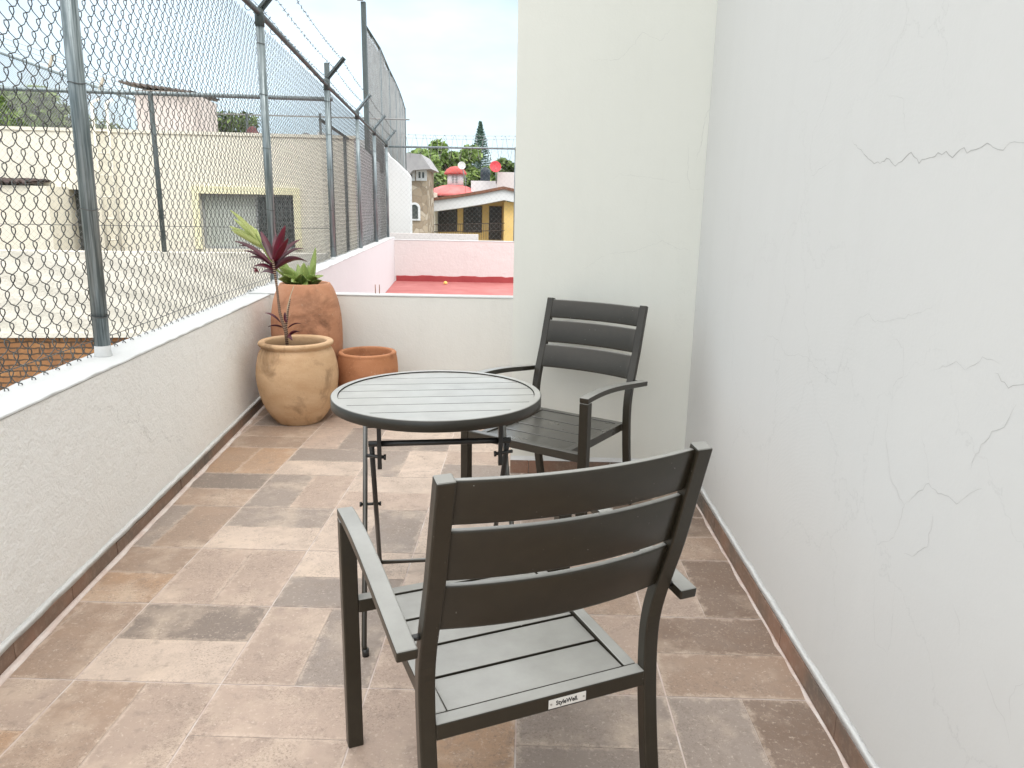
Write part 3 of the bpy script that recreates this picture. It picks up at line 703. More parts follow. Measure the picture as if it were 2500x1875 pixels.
lid.build('lid', vari('rusty_sheet', (.07, .06, .055), (.16, .13, .12), 4, .8), tt)
# domes showing over the roof edge
for (px0, px1, py0, nm, a, b, lab) in ((595, 640, 309, 'dome', (.10, .02, .025), (.16, .04, .04), 'dark red dome showing over the cream roof edge'), (724, 772, 325, 'dome', (.16, .17, .17), (.24, .25, .25), 'grey dome low on the cream roof near the corner post')):
    q0 = PT.sz(px0, 340); q1 = PT.sz(px1, 340); q = PT.sz((px0+px1)/2, py0); rad = (q1[0]-q0[0])/2; hgt = q[1]-zroof+.02
    mb = MB().lathe([(rad*math.cos(a_), hgt*math.sin(a_)) for a_ in [pi/2*i/10 for i in range(11)]], (0,0,0), 28)
    o = mb.build(nm, vari(lab[:9].replace(' ', '_')+'_paint', a, b, 4, .6)); wp = PT.o+PT.u*(q0[0]+rad); o.location = (wp.x, wp.y, zroof-.01); tag(o, lab, 'dome')

# far fence on the left with angled arms
PB = Plane(-6, 15.5, -9)
ff = loc_obj(empty('far_fence', label='distant wire fence with leaning arm posts against the sky at the left', cat='fence'), PB)
for (px, py0, py1) in ((120, 165, 300), (243, 220, 300)):
    s_, z1_ = PB.sz(px, py0)
    mb = MB(); mb.bar((s_, 0, zroof-1), (s_, 0, z1_), .05, .05); mb.bar((s_, 0, z1_), (s_+.13, 0, z1_+.26), .05, .05); mb.build('post', vari('pale_post', (.42, .38, .32), (.5, .45, .38), 4, .8), ff)
a = PB.sz(-30, 118); b = PB.sz(330, 245)
MB().tube([(a[0], 0, a[1]), (b[0], 0, b[1])], .03, 8).build('top_rail', M['galv'], ff)
mb = MB()
for k in range(4):
    a = PB.sz(-30, 80+k*14); b = PB.sz(330, 205+k*10); mb.tube([(a[0], .1, a[1]), (b[0], .1, b[1])], .006, 4)
mb.build('strand', M['far_wire'], ff)
a0 = PB.sz(-30, 118); b0 = PB.sz(330, 245); mb = MB(); n = 60
for k in range(-24, n):
    for sg in (1, -1):
        x0 = a0[0]+(b0[0]-a0[0])*k/n; z0 = a0[1]+(b0[1]-a0[1])*k/n
        pts = []
        if x0 < a0[0]-.0: pass
        x1 = x0+sg*2.0
        if min(x0, x1) < a0[0]-1 or max(x0, x1) > b0[0]+1: continue
        mb.tube([(x0, 0, z0), (x1, 0, z0-2.2)], .005, 3)
mb.build('wire_mesh', M['far_wire'], ff, fix=False)
# thin roof posts and strand behind the tower
PS = Plane(-3.2, 15, 7.5)
rp = loc_obj(empty('roof_railing', label='thin railing of white posts and a strand above the cream house roof', cat='railing'), PS)
for px in (525, 602, 781):
    s_, z1_ = PS.sz(px, 277); MB().tube([(s_, 0, zroof-.5), (s_, 0, z1_)], .028, 8).build('post', M['nb_white'] if px == 525 else M['dark_post'], rp)
a = PS.sz(468, 276); b = PS.sz(1000, 292); MB().tube([(a[0], 0, a[1]), (b[0], 0, b[1])], .016, 6).build('rail', M['far_wire'], rp)

# ------------------------------------------------------------------ tall fence on the next roofs
tf_x = lambda y: xw(y)-.52
tall = empty('tall_fence', (tf_x(13.5), 13.5, 2.4), 0, 'very tall dark-posted chain-link fence receding over the neighbouring roofs', 'fence')
def tpart(mb, name, mat, **k):
    o = mb.build(name, mat, tall, **k); o.matrix_parent_inverse = Matrix.Translation((-tf_x(13.5), -13.5, -2.4)); return o
ty = []
for px in (898, 933, 953, 968, 977, 984, 989):
    # depth where the fence line meets that column of the photo
    d = ray(px, 400); k = ((-.222-.52)-.1*CAM.y-CAM.x)/(d.x+.1*d.y); ty.append(CAM.y+d.y*k)
ztop = []
for y, py in zip(ty, (60, 118, 168, 200, 222, 243, 262)):
    d = ray(0, py); zt = at(900, py, y).z; ztop.append(zt)
zb = 2.2
for i, (y, zt) in enumerate(zip(ty, ztop)):
    ex = at(893, 5, y).z if i == 0 else zt
    tpart(MB().bar((tf_x(y), y, zb), (tf_x(y)-(.0), y, ex+.0), .09 if i in (0, 6) else .06, .09 if i in (0, 6) else .06, side=(1,0,0)), 'post', M['dark_post'] if i in (0, 6) else M['galv'])
tpart(MB().tube([(tf_x(y), y, zt) for y, zt in zip(ty, ztop)], .035, 8), 'top_rail', M['dark_post'])
tpart(MB().tube([(tf_x(y), y, zb+.3) for y in ty], .03, 8), 'bottom_rail', M['galv'])
mb = MB(); y0, y1 = ty[0], ty[-1]; n = int((y1-y0)/.075)
for i in range(-70, n+70):
    for sg in (1, -1):
        # diagonal strands clipped to the panel
        ya = y0+(y1-y0)*i/n; za = zb
        def topz(y):
            y = min(max(y, y0), y1)
            for q in range(len(ty)-1):
                if ty[q] <= y <= ty[q+1]: return ztop[q]+(ztop[q+1]-ztop[q])*(y-ty[q])/(ty[q+1]-ty[q])
            return ztop[-1]
        L_ = 5.2; yb_, zb_ = ya+sg*L_, za+L_
        t0, t1 = 0., 1.
        for (lo_, hi_) in ((y0, y1),):
            if sg > 0: t0 = max(t0, (lo_-ya)/L_); t1 = min(t1, (hi_-ya)/L_)
            else: t0 = max(t0, (ya-hi_)/L_); t1 = min(t1, (ya-lo_)/L_)
        while t1 > t0 and za+L_*t1 > topz(ya+sg*L_*t1): t1 -= .02
        if t1-t0 < .03: continue
        p0 = (tf_x(ya+sg*L_*t0)+.02*sg, ya+sg*L_*t0, za+L_*t0); p1 = (tf_x(ya+sg*L_*t1)+.02*sg, ya+sg*L_*t1, za+L_*t1)
        mb.tube([p0, p1], .0032, 3)
tpart(mb, 'wire_mesh', M['far_wire'], fix=False)
for dz in (.4, .9): tpart(MB().box((tf_x(ty[0])-.05, ty[0]-.07, 4.6+dz*2), (.12, .05, .10)), 'insulator', M['far_wire'])

# ------------------------------------------------------------------ far buildings behind the cross fence
def px_box(mb, x0, y0, x1, y1, Y, depth, mi=0):
    a = at(x0, y0, Y); b = at(x1, y1, Y); mb.bounds(a.x, b.x, Y, Y+depth, b.z, a.z, mi); return mb
# cream gable with a curved shoulder
Y = 17.5; pts = [at(930, 350, Y), at(950, 381, Y), at(965, 393, Y), at(980, 408, Y), at(992, 419, Y), at(1000.5, 431, Y)]
poly = [(q.x, q.z) for q in pts]; poly = [(poly[0][0]-1.6, poly[0][1]+.25)]+poly+[(poly[-1][0], -6), (poly[0][0]-1.6, -6)]
o = MB().prism(poly, 'y', Y, Y+.3).build('gable_wall', M['nb_white']); o['label'] = 'white gable wall with a curved shoulder beyond the far corner fence post'; o['category'] = 'wall'
# low white parapet
mb = MB(); px_box(mb, 952, 569, 1166, 640, 16.6, .25); o = mb.build('low_parapet', M['pink_wall']); tag(o, 'short pale pink parapet just behind the pink wall mesh', 'wall')
# stone tower
Y = 40
stone = NT('rubble_stone', .9, .2); vo = stone.n('ShaderNodeTexVoronoi'); vo.inputs['Scale'].default_value = 2.6; stone.l(stone.co.outputs['Object'], vo.inputs['Vector'])
vo2 = stone.n('ShaderNodeTexVoronoi'); vo2.feature = 'DISTANCE_TO_EDGE'; vo2.inputs['Scale'].default_value = 2.6; stone.l(stone.co.outputs['Object'], vo2.inputs['Vector'])
sep = stone.n('ShaderNodeSeparateColor'); stone.l(vo.outputs['Color'], sep.inputs[0])
stone.color(stone.mix(stone.ramp(vo2.outputs['Distance'], [(.0, .7), (.06, 0.)]), stone.ramp(sep.outputs[0], [(.1, (.27, .21, .15)), (.6, (.42, .34, .25)), (.95, (.52, .45, .36))]), (.20, .16, .12)))
stone.bump(vo2.outputs['Distance'], .5, .05)
def win_set(par, x0, y0, x1, y1, Y, fr=.09, frame_mat=None, nm='window', panes=1):
    a = at(x0, y0, Y); b = at(x1, y1, Y); mb = MB()
    mb.bounds(a.x-fr, b.x+fr, Y-.07, Y-.001, a.z, a.z+fr); mb.bounds(a.x-fr, b.x+fr, Y-.07, Y-.001, b.z-fr, b.z)
    mb.bounds(a.x-fr, a.x, Y-.069, Y-.002, b.z, a.z); mb.bounds(b.x, b.x+fr, Y-.069, Y-.002, b.z, a.z)
    for k in range(1, panes): xx = a.x+(b.x-a.x)*k/panes; mb.bounds(xx-fr*.3, xx+fr*.3, Y-.06, Y-.003, b.z, a.z)
    o = mb.build(nm, frame_mat or M['nb_white'], par); MB().bounds(a.x, b.x, Y-.03, Y-.0015, b.z, a.z).build('pane', M['glass'], o); return o
tw_ = empty('stone_tower', label='rubble stone stair tower with white-framed windows beside the yellow house', cat='tower')
mb = MB(); px_box(mb, 1000, 409, 1044, 640, Y, 3); mb.build('wall', stone.m, tw_)
win_set(tw_, 995+1, 420, 1007, 435, Y-.01, .14, panes=2); win_set(tw_, 1022, 420, 1036, 435, Y-.01, .14, panes=2)
a = at(1012.5, 522, Y); arc = [(a.x+.20*math.cos(q), a.z+.34+.20*math.sin(q)) for q in [pi*i/12 for i in range(13)]]
def arch(r, hb, dz): return [(a.x+r*math.cos(q), a.z+dz+r*math.sin(q)) for q in [pi*i/12 for i in range(13)]]+[(a.x-r, a.z-hb), (a.x+r, a.z-hb)]
fo_ = MB().prism(arch(.32, .36, .30), 'y', Y-.10, Y-.001).build('window', M['nb_white'], tw_); MB().prism(arch(.20, .26, .30), 'y', Y-.13, Y-.101).build('pane', M['glass'], fo_)
# grey sloped roof behind the tower
p0, p1, p2, p3 = at(962, 352, Y+1), at(1022, 372, Y+1), at(1046, 408, Y+1), at(962, 440, Y+1)
o = MB().prism([(q.x, q.z) for q in (at(955, 366, 38), at(1020, 372, 38), at(1045, 409, 38), at(1000, 412, 38), at(985, 428, 38), at(955, 400, 38))], 'y', 39.2, 43).build('slate_roof', vari('grey_roof_sheet', (.30, .29, .30), (.38, .37, .37), 2, .7)); tag(o, 'grey sloping roof above the stone tower below the tall fence', 'roof')
# yellow house
Y = 44
yh = empty('yellow_house', label='yellow house with a white fascia, dark grilled openings and a red domed roof', cat='house')
M['yellow'] = vari('ochre_paint', (.70, .47, .16), (.80, .56, .22), 1, .8); M['yellow_sh'] = M['yellow']
fasc = [(1058, 491), (1120, 483), (1180, 473), (1232, 463), (1268, 471)]
top = [at(px, py, Y) for px, py in fasc]
zg = at(1150, 640, Y).z
mb = MB(); a = at(1062, 500, Y); b = at(1231, 500, Y); mb.prism([(a.x, zg), (b.x, zg), (b.x, top[3].z-.2), (top[2].x, top[2].z-.25), (a.x, top[0].z-.3)], 'y', Y+1.6, Y+6); mb.build('wall', M['yellow'], yh)
mb = MB(); a = at(1231, 478, Y); b = at(1275, 478, Y); mb.bounds(a.x, b.x, Y-.1, Y+6, zg, top[4].z-.55); mb.build('pier', M['yellow'], yh)
mb = MB(); a = at(1045, 470, Y); b = at(1062, 470, Y); mb.bounds(a.x, b.x-.01, Y, Y+6, zg, a.z); mb.build('pier', M['cream_house'], yh)
mb = MB(); n = len(top)
mb.prism([(q.x, q.z) for q in top]+[(q.x, q.z-.62) for q in top[::-1]], 'y', Y-.6, Y+1.59); mb.build('fascia', M['nb_white'], yh)
mb = MB(); mb.prism([(q.x-.05, q.z+.17) for q in top]+[(q.x-.05, q.z+.002) for q in top[::-1]], 'y', Y-.75, Y+6); mb.build('roof_edge', vari('brown_tile_edge', (.14, .06, .035), (.22, .10, .06), 3, .8), yh)
dkm = vari('dark_brown_steel', (.035, .025, .02), (.07, .05, .04), 5, .6)
def grilled(x0, y0, x1, y1, nm):
    Yw = Y+1.6; o = win_set(yh, x0, y0, x1, y1, Yw, .07, dkm, nm, 2 if nm == 'window' else 1); a = at(x0, y0, Yw); b = at(x1, y1, Yw); gm = MB()
    for k in range(1, 10): xx = a.x+(b.x-a.x)*k/10; gm.tube([(xx, Yw-.14, b.z), (xx, Yw-.14, a.z)], .014, 4)
    for k in range(1, 5): zz = b.z+(a.z-b.z)*k/5; gm.tube([(a.x, Yw-.14, zz), (b.x, Yw-.14, zz)], .014, 4)
    gm.build('grille', dkm, o)
grilled(1070, 504, 1114, 563, 'window'); grilled(1134, 505, 1174, 565, 'window'); grilled(1197, 506, 1222, 583, 'door')
mb = MB(); 
for py in (548, 566): q0 = at(1060, py, Y-.4); q1 = at(1232, py-3, Y-.4); mb.tube([q0, q1], .025, 5)
for k in range(40): q0 = at(1060+4.3*k, 548-.075*k, Y-.4); mb.tube([q0, q0+Vector((0, 0, -.95))], .011, 4)
mb.build('balcony_rail', dkm, yh)
M['red_tile'] = vari('faded_red_tile', (.58, .13, .125), (.68, .21, .20), 2, .75, .3, .4, 9)
c = at(1108, 468, Y+3); dm = MB().lathe([(1.95, 0), (1.75, .22), (1.3, .48), (.8, .66), (.45, .72)], (0,0,0), 32); do = dm.build('dome_roof', M['red_tile'], yh); do.location = (c.x, Y+3, c.z-.30)
cp = MB(); c = at(1112, 452, Y+3); 
cp.lathe([(.52, -.1), (.52, .66)], (0,0,0), 8); co_ = cp.build('cupola', M['nb_white'], yh); co_.location = (c.x, Y+3, c.z)
lv = MB()
for k in range(5): lv.box((0.0, -.50, .14+k*.1), (.36, .03, .05))
lvo = lv.build('louvre', vari('grey_louvre', (.20, .20, .20), (.28, .28, .28), 4), co_)
rc = MB().lathe([(.74, 0), (.72, .10), (.55, .33), (.3, .47), (.0, .52)], (0,0,.66), 28).build('cap', vari('dark_red_tile', (.40, .06, .05), (.50, .10, .09), 3, .7), co_)
# roof clutter to the right
mb = MB(); px_box(mb, 1150, 441, 1218, 475, 46, 3); tag(mb.build('roof_parapet', M['nb_white']), 'white roof parapet wall behind the red dome', 'wall')
mb = MB(); px_box(mb, 1214, 420, 1275, 480, 45.9, 3); tag(mb.build('stair_house', M['pink_wall']), 'pale pink roof box under the red satellite dish', 'building')
c = at(1180, 443, 45); mb = MB().lathe([(.26, 0), (.28, .05), (.27, .3), (.28, .32), (.27, .6), (.22, .70), (.1, .76), (.09, .8), (0, .8)], (0,0,0), 24)
o = mb.build('water_tank', vari('black_plastic_tank', (.015, .025, .035), (.03, .045, .055), 4, .45)); o.location = c; tag(o, 'black plastic water tank standing on the white roof parapet', 'water tank')
o.location = (c.x, 47, at(1180, 442, 47).z); o.scale = (1.15, 1.15, 1.1)
def dish(px, py, pxb, pyb, rad, mat, label, Y):
    c = at(px, py, Y); b = at(pxb, pyb, Y); root = empty('satellite_dish', (b.x, Y, b.z), 0, label, 'satellite dish'); rel = c-Vector((b.x, Y, b.z))
    mb = MB().lathe([(rad*k/8, .22*rad*(k/8)**2) for k in range(1, 9)]+[(rad*k/8, .22*rad*(k/8)**2+.02) for k in range(8, 0, -1)], (0,0,0), 28)
    mb.xf(Matrix.Translation(rel) @ Matrix.Rotation(R(72), 4, 'X') @ Matrix.Rotation(R(12), 4, 'Y')); mb.build('reflector', mat, root)
    MB().tube([(0,0,0), rel+Vector((0,.1,0))], .03, 8).build('mast', M['galv'], root)
    MB().tube([rel+Vector((0,0,-rad*.9)), rel+Vector((.05,-rad*.8,-rad*.25))], .015, 5).build('feed_arm', M['galv'], root)
dish(1209, 408, 1212, 448, .36, vari('red_dish_paint', (.55, .03, .05), (.62, .06, .07), 3, .5), 'red satellite dish on a mast above the pale pink roof box', 45.5)
dish(1127, 405, 1137, 442, .25, vari('pale_dish_paint', (.52, .52, .50), (.6, .6, .58), 3, .5), 'pale grey satellite dish on a mast beside the red cupola', 46)
an = MB(); q0 = at(1136, 470, 43.9); q1 = at(1136, 430, 43.9); an.tube([q0, q1], .014, 5)
for k in range(4): z = q1.z-.1-.14*k; an.tube([(q1.x-.16+.02*k, q1.y, z), (q1.x+.16-.02*k, q1.y, z)], .009, 4)
tag(an.build('aerial', M['galv']), 'thin rooftop aerial in front of the red dome', 'aerial')
# far blocks filling the horizon under the trees
mb = MB(); px_box(mb, 985, 452, 1052, 640, 52, 4); tag(mb.build('far_house', M['nb_white']), 'plain white house end in the trees behind the stone tower', 'house')

# ------------------------------------------------------------------ trees
def leafmat(name, a, b, tr=.25):
    t = NT(name, .6, .3); ge = t.n('ShaderNodeAttribute'); ge.attribute_name = 'seed'
    sp_ = t.n('ShaderNodeSeparateColor'); t.l(ge.outputs['Color'], sp_.inputs[0]); t.color(t.ramp(sp_.outputs[0], [(.0, a), (1., b)]))
    t.b.inputs['Subsurface Weight'].default_value = 0; return t.m
def foliage(mb, seeds, c, rad, n, leaf, rr, clump=1.0):
    for _ in range(n):
        v = Vector((rr.gauss(0,1), rr.gauss(0,1), rr.gauss(0,1))).normalized()*(rr.random()**.45)
        p = Vector(c)+Vector((v.x*rad[0], v.y*rad[1], v.z*rad[2]))
        a = Vector((rr.gauss(0,1), rr.gauss(0,1), rr.gauss(0,.7))).normalized(); b = a.orthogonal().normalized(); b.rotate(Matrix.Rotation(rr.random()*6.28, 3, a))
        l = leaf*rr.uniform(.6, 1.3); n0 = len(mb.v)
        mb.v += [p-a*l, p+b*l*.42, p+a*l, p-b*l*.42]; mb.quad_face((n0, n0+1, n0+2, n0+3)); seeds.append(min(1, max(0, rr.gauss(.45, .25))))
def paint(o, seeds):
    ca = o.data.color_attributes.new('seed', 'FLOAT_COLOR', 'CORNER'); i = 0
    for p, s_ in zip(o.data.polygons, seeds):
        for li in p.loop_indices: ca.data[li].color = (s_, s_, s_, 1)
M['bark'] = vari('bark', (.10, .075, .05), (.17, .13, .09), 8, .9, .2, .6, 30)
def tree(name, base, height, crown_r, lobes, n, leaf, mat, label, group=None, seed=0, cat='tree', z_lo=.35, vx=1.):
    rr = random.Random(seed); root = empty(name, base, 0, label, cat, group)
    tr_ = MB(); H_ = height; pts = [Vector((0,0,-.3))]+[Vector((rr.uniform(-.03,.03)*H_*k, rr.uniform(-.03,.03)*H_*k, H_*k)) for k in (.2,.4,.6,.8)]
    tr_.taper(pts, [H_*.03, H_*.025, H_*.02, H_*.014, H_*.006], 8)
    cb = MB(); sd_ = []
    for k in range(lobes):
        a = rr.random()*6.28; rad = crown_r*rr.uniform(.15, .85); z = H_*rr.uniform(z_lo, .93); sh = 1-max(0, (z/H_-.7))*1.6
        c = Vector((math.cos(a)*rad*sh*vx, math.sin(a)*rad*sh, z)); lr = crown_r*rr.uniform(.22, .42)
        foliage(cb, sd_, c, (lr, lr, lr*rr.uniform(.6, .9)), n//lobes, leaf, rr)
        tr_.taper([pts[2].lerp(pts[3], rr.random()), c.lerp(pts[3], .35)+Vector((0,0,-.1*H_)), c], [H_*.009, H_*.006, H_*.002], 5)
    tr_.build('trunk', M['bark'], root); o = cb.build('crown', mat, root, fix=False); paint(o, sd_); return root
LG = leafmat('leaf_mid_green', (.09, .16, .035), (.30, .40, .12)); LD = leafmat('leaf_dark_green', (.05, .09, .025), (.19, .26, .08)); LP = leafmat('leaf_blue_green', (.05, .10, .075), (.16, .25, .19))
def far_tree(px, pytop, wpx, Y, seed, label, mat=None, n=3200, zg=-3, name='tree'):
    p = at(px, pytop, Y); tree(name, (p.x, Y, zg), p.z-zg, wpx/F*(Y-CAM.y)/2, 24, int(n*1.5), .30 if Y > 40 else .11, mat or LG, label, 'trees on the skyline', seed)
far_tree(1028, 352, 120, 56, 1, 'green tree behind the stone tower, leftmost of the trees over the red dome')
far_tree(1085, 336, 165, 60, 2, 'broad bushy tree directly above the red domed cupola', n=4600)
far_tree(1150, 350, 150, 62, 3, 'broad tree below the conical pine and left of the red dish', n=4200)
far_tree(1213, 380, 120, 64, 4, 'lower dark tree behind the red satellite dish', LD)
far_tree(1255, 390, 100, 66, 5, 'dark tree at the edge of the cream wing', LD)
far_tree(1050, 415, 130, 54, 6, 'low shrubby tree between the stone tower and the red dome', LD, 2600)
far_tree(55, 200, 280, 19, 11, 'dense green tree over the cream roof at the far left', LG, 9000, 0)
far_tree(160, 248, 190, 21, 12, 'dark twiggy tree between the leaning fence posts', LD, 3600, 0)
far_tree(275, 292, 190, 23, 13, 'low dark treetop beside the tank tower', LD, 1800, 0)
far_tree(530, 266, 210, 22, 14, 'dark tree over the cream roof just right of the tank tower', LD, 5200, 0)
# conical pine
p = at(1173, 300, 66); root = empty('pine_tree', (p.x, 66, -3), 0, 'tall conical pine rising above the other trees', 'tree'); Hh = p.z+3
MB().taper([(0,0,0), (0,0,Hh*.6), (0,0,Hh)], [.2, .12, .02], 8).build('trunk', M['bark'], root)
cb = MB(); sd_ = []; rr = random.Random(3)
for k in range(26):
    z = Hh-.05-k*.2; rad = .07+.056*k
    for q in range(11):
        a = q*6.28/11+k*.7+rr.uniform(-.2, .2)
        for s_ in range(7): f_ = (s_+1)/7; foliage(cb, sd_, (math.cos(a)*rad*f_, math.sin(a)*rad*f_, z+.16*f_*f_-.03), (.10, .10, .08), 4, .09, rr)
o = cb.build('crown', LP, root, fix=False); paint(o, sd_)

# ------------------------------------------------------------------ clay pots
def pot(name, loc, prof, mat, label, soil_z, soil_r, wob=.004, seed=1):
    root = empty(name, loc, seed*.9, label, 'plant pot')
    MB().lathe(prof, n=72, wob=wob, seed=seed).build('pot_body', mat, root)
    sm_ = MB(); rr = random.Random(seed); n = 28
    rings = [(soil_r*k/6) for k in range(7)]
    for i, r_ in enumerate(rings):
        for q in range(n): a = 2*pi*q/n; sm_.v.append(Vector((r_*math.cos(a), r_*math.sin(a), soil_z+rr.uniform(-.006, .006))))
    for i in range(6):
        for q in range(n): r = (q+1) % n; sm_.quad_face((i*n+q, i*n+r, (i+1)*n+r, (i+1)*n+q), 0, True)
    sm_.build('soil', M['soil'], root, fix=False); return root
def smooth_prof(pts, sub=4):
    o = []
    for i in range(len(pts)-1):
        p0, p1, p2, p3 = pts[max(i-1,0)], pts[i], pts[i+1], pts[min(i+2, len(pts)-1)]
        for k in range(sub):
            t_ = k/sub; o.append(tuple(.5*((2*p1[j])+(-p0[j]+p2[j])*t_+(2*p0[j]-5*p1[j]+4*p2[j]-p3[j])*t_**2+(-p0[j]+3*p1[j]-3*p2[j]+p3[j])*t_**3) for j in (0,1)))
    o.append(pts[-1]); return o
NP = (-.163, 2.60, 0)
pot('clay_pot', NP, [(a*.95, b*.965) for a, b in smooth_prof([(.02,.0),(.128,.0),(.150,.012),(.196,.075),(.235,.165),(.255,.27),(.254,.355),(.236,.44),(.213,.482)])+smooth_prof([(.213,.485),(.221,.492),(.231,.503),(.233,.514),(.226,.523),(.208,.526),(.193,.520),(.188,.508),(.190,.48),(.20,.45),(.21,.42)],3)],
    M['clay_beige'], 'large round beige clay pot in front, planted with a dark red cordyline', .44, .192, .004, 1)
TP = (-.225, 3.045, 0)
pot('clay_pot', TP, smooth_prof([(.02,0),(.165,0),(.175,.01),(.205,.15),(.226,.33),(.232,.48),(.226,.60),(.208,.70),(.182,.772),(.165,.802)])+[(.160,.810),(.150,.812),(.143,.807),(.142,.78),(.15,.74)],
    M['clay_red'], 'tall terracotta jar in the corner behind the other pots holding variegated leaves', .765, .146, .005, 2)
SP = (.200, 2.93, 0)
pot('clay_pot', SP, smooth_prof([(.02,0),(.152,0),(.16,.008),(.182,.10),(.196,.21),(.195,.31),(.188,.362)])+smooth_prof([(.188,.364),(.188,.376),(.181,.383),(.168,.384),(.158,.378),(.155,.35),(.157,.28),(.15,.2)],3),
    M['clay_orange'], 'small empty orange terracotta pot with a plain rim beside the round beige pot', .21, .152, .004, 3)

# leaves
def leaf_strip(mb, uvs, p0, p1, width, droop=.2, fold=.25, twist=0, n=10, side=None, curl=0, prof=.5):
    p0 = Vector(p0); p1 = Vector(p1); d = p1-p0; Ln = d.length; up = Vector((0,0,1))
    s_ = Vector(side) if side is not None else d.cross(up)
    if s_.length < 1e-4: s_ = Vector((1,0,0))
    s_ = (s_-d*(s_.dot(d)/max(d.length_squared, 1e-9))).normalized()
    if twist: s_.rotate(Matrix.Rotation(twist, 3, d.normalized()))
    nn_ = s_.cross(d).normalized()
    if nn_.z < 0 and side is None: nn_ = -nn_
    n0 = len(mb.v)
    for i in range(n+1):
        t_ = i/n; c = p0.lerp(p1, t_)+up*(droop*Ln*4*t_*(1-t_))+nn_*(curl*Ln*math.sin(t_*pi*1.6))
        wd = width*(math.sin(pi*min(1, t_**.8*.93+.05))**.8)*.5
        mb.v += [c-s_*wd+nn_*fold*wd, c, c+s_*wd+nn_*fold*wd]
    for i in range(n):
        for k in (0, 1):
            a = n0+i*3+k; mb.quad_face((a, a+1, a+4, a+3), 0, True)
            u0, u1 = (0, .5) if k == 0 else (.5, 1); uvs += [(u0, i/n), (u1, i/n), (u1, (i+1)/n), (u0, (i+1)/n)]
def leaf_obj(name, mb, uvs, mat, parent):
    o = mb.build(name, mat, parent, fix=False); u = o.data.uv_layers.new(name='UVMap')
    for i, q in enumerate(uvs): u.data[i].uv = q
    so_ = o.modifiers.new('thick', 'SOLIDIFY'); so_.thickness = .0012; return o
def leaf_material(name, stops, stripe=None):
    t = NT(name, .38, .5); uv = t.n('ShaderNodeUVMap'); uv.uv_map = 'UVMap'; sp_ = t.n('ShaderNodeSeparateXYZ'); t.l(uv.outputs['UV'], sp_.inputs[0])
    ab = t.math('ABSOLUTE', t.math('SUBTRACT', sp_.outputs['X'], .5))
    c = t.ramp(t.noise(14, 4), stops)
    if stripe:
        ph = t.math('ADD', t.math('MULTIPLY', sp_.outputs['Y'], 9.), t.math('MULTIPLY', ab, -11.)); ph = t.math('ADD', ph, t.math('MULTIPLY', t.noise(20, 3), 3.5))
        st = t.math('SINE', t.math('MULTIPLY', ph, 6.283)); c = t.mix(t.ramp(st, [(.35, 0.), (.65, 1.)]), c, stripe)
    c = t.mix(t.ramp(ab, [(.0, .55), (.035, 0.)]), c, stripe or tuple(x*1.9 for x in stops[1][1]))
    t.color(c); t.bump(t.noise(40, 3), .15, .002); return t.m
M['red_leaf'] = leaf_material('maroon_leaf', [(.3, (.040, .008, .014)), (.7, (.105, .012, .028))])
M['red_leaf2'] = leaf_material('bright_maroon_leaf', [(.3, (.10, .008, .022)), (.7, (.19, .014, .035))])
M['var_leaf'] = leaf_material('variegated_leaf', [(.3, (.045, .125, .01)), (.7, (.10, .20, .02))], (.55, .60, .22))
M['pale_leaf'] = leaf_material('pale_variegated_leaf', [(.3, (.22, .32, .03)), (.7, (.26, .36, .05))], (.74, .72, .42))
M['dry'] = vari('dry_stalk', (.42, .33, .22), (.62, .54, .42), 20, .8)
t = NT('ringed_stem', .7, .3); wv = t.n('ShaderNodeTexWave'); wv.bands_direction = 'Z'; wv.inputs['Scale'].default_value = 26; wv.inputs['Distortion'].default_value = 1.5; t.l(t.co.outputs['Object'], wv.inputs['Vector'])
t.color(t.ramp(wv.outputs['Fac'], [(.25, (.045, .018, .015)), (.6, (.13, .06, .045)), (.85, (.42, .31, .22))])); M['stem'] = t.m
z5 = lambda a, b, y: at(500+a/2.765, 480+b/2.765, y)
cy_ = 2.60
cord = empty('cordyline', (0,0,0), 0, 'tall thin dark red cordyline with a leafy crown growing in the round beige pot', 'plant')
st = [z5(556, 958, cy_), z5(545, 905, cy_), z5(522, 840, cy_), z5(505, 775, cy_), z5(495, 690, cy_), z5(485, 600, cy_), z5(476, 540, cy_), z5(466, 470, cy_), z5(462, 420, cy_)]
st[0].z = .44
MB().taper(st, [.0095, .010, .0095, .0085, .0075, .0072, .0078, .009, .006], 10).build('stem', M['stem'], cord)
MB().taper([z5(558, 955, cy_+.01), z5(548, 880, cy_+.01), z5(562, 770, cy_+.01), z5(576, 690, cy_+.02)], [.009, .008, .006, .004], 8).build('stem', M['stem'], cord)
MB().taper([z5(552, 800, cy_+.01), z5(560, 740, cy_+.01), z5(578, 670, cy_+.02), z5(603, 600, cy_+.03)], [.003, .003, .003, .002], 6).build('dry_stalk', M['dry'], cord)
C0 = lambda a, b, dy=0: z5(a, b, cy_+dy)
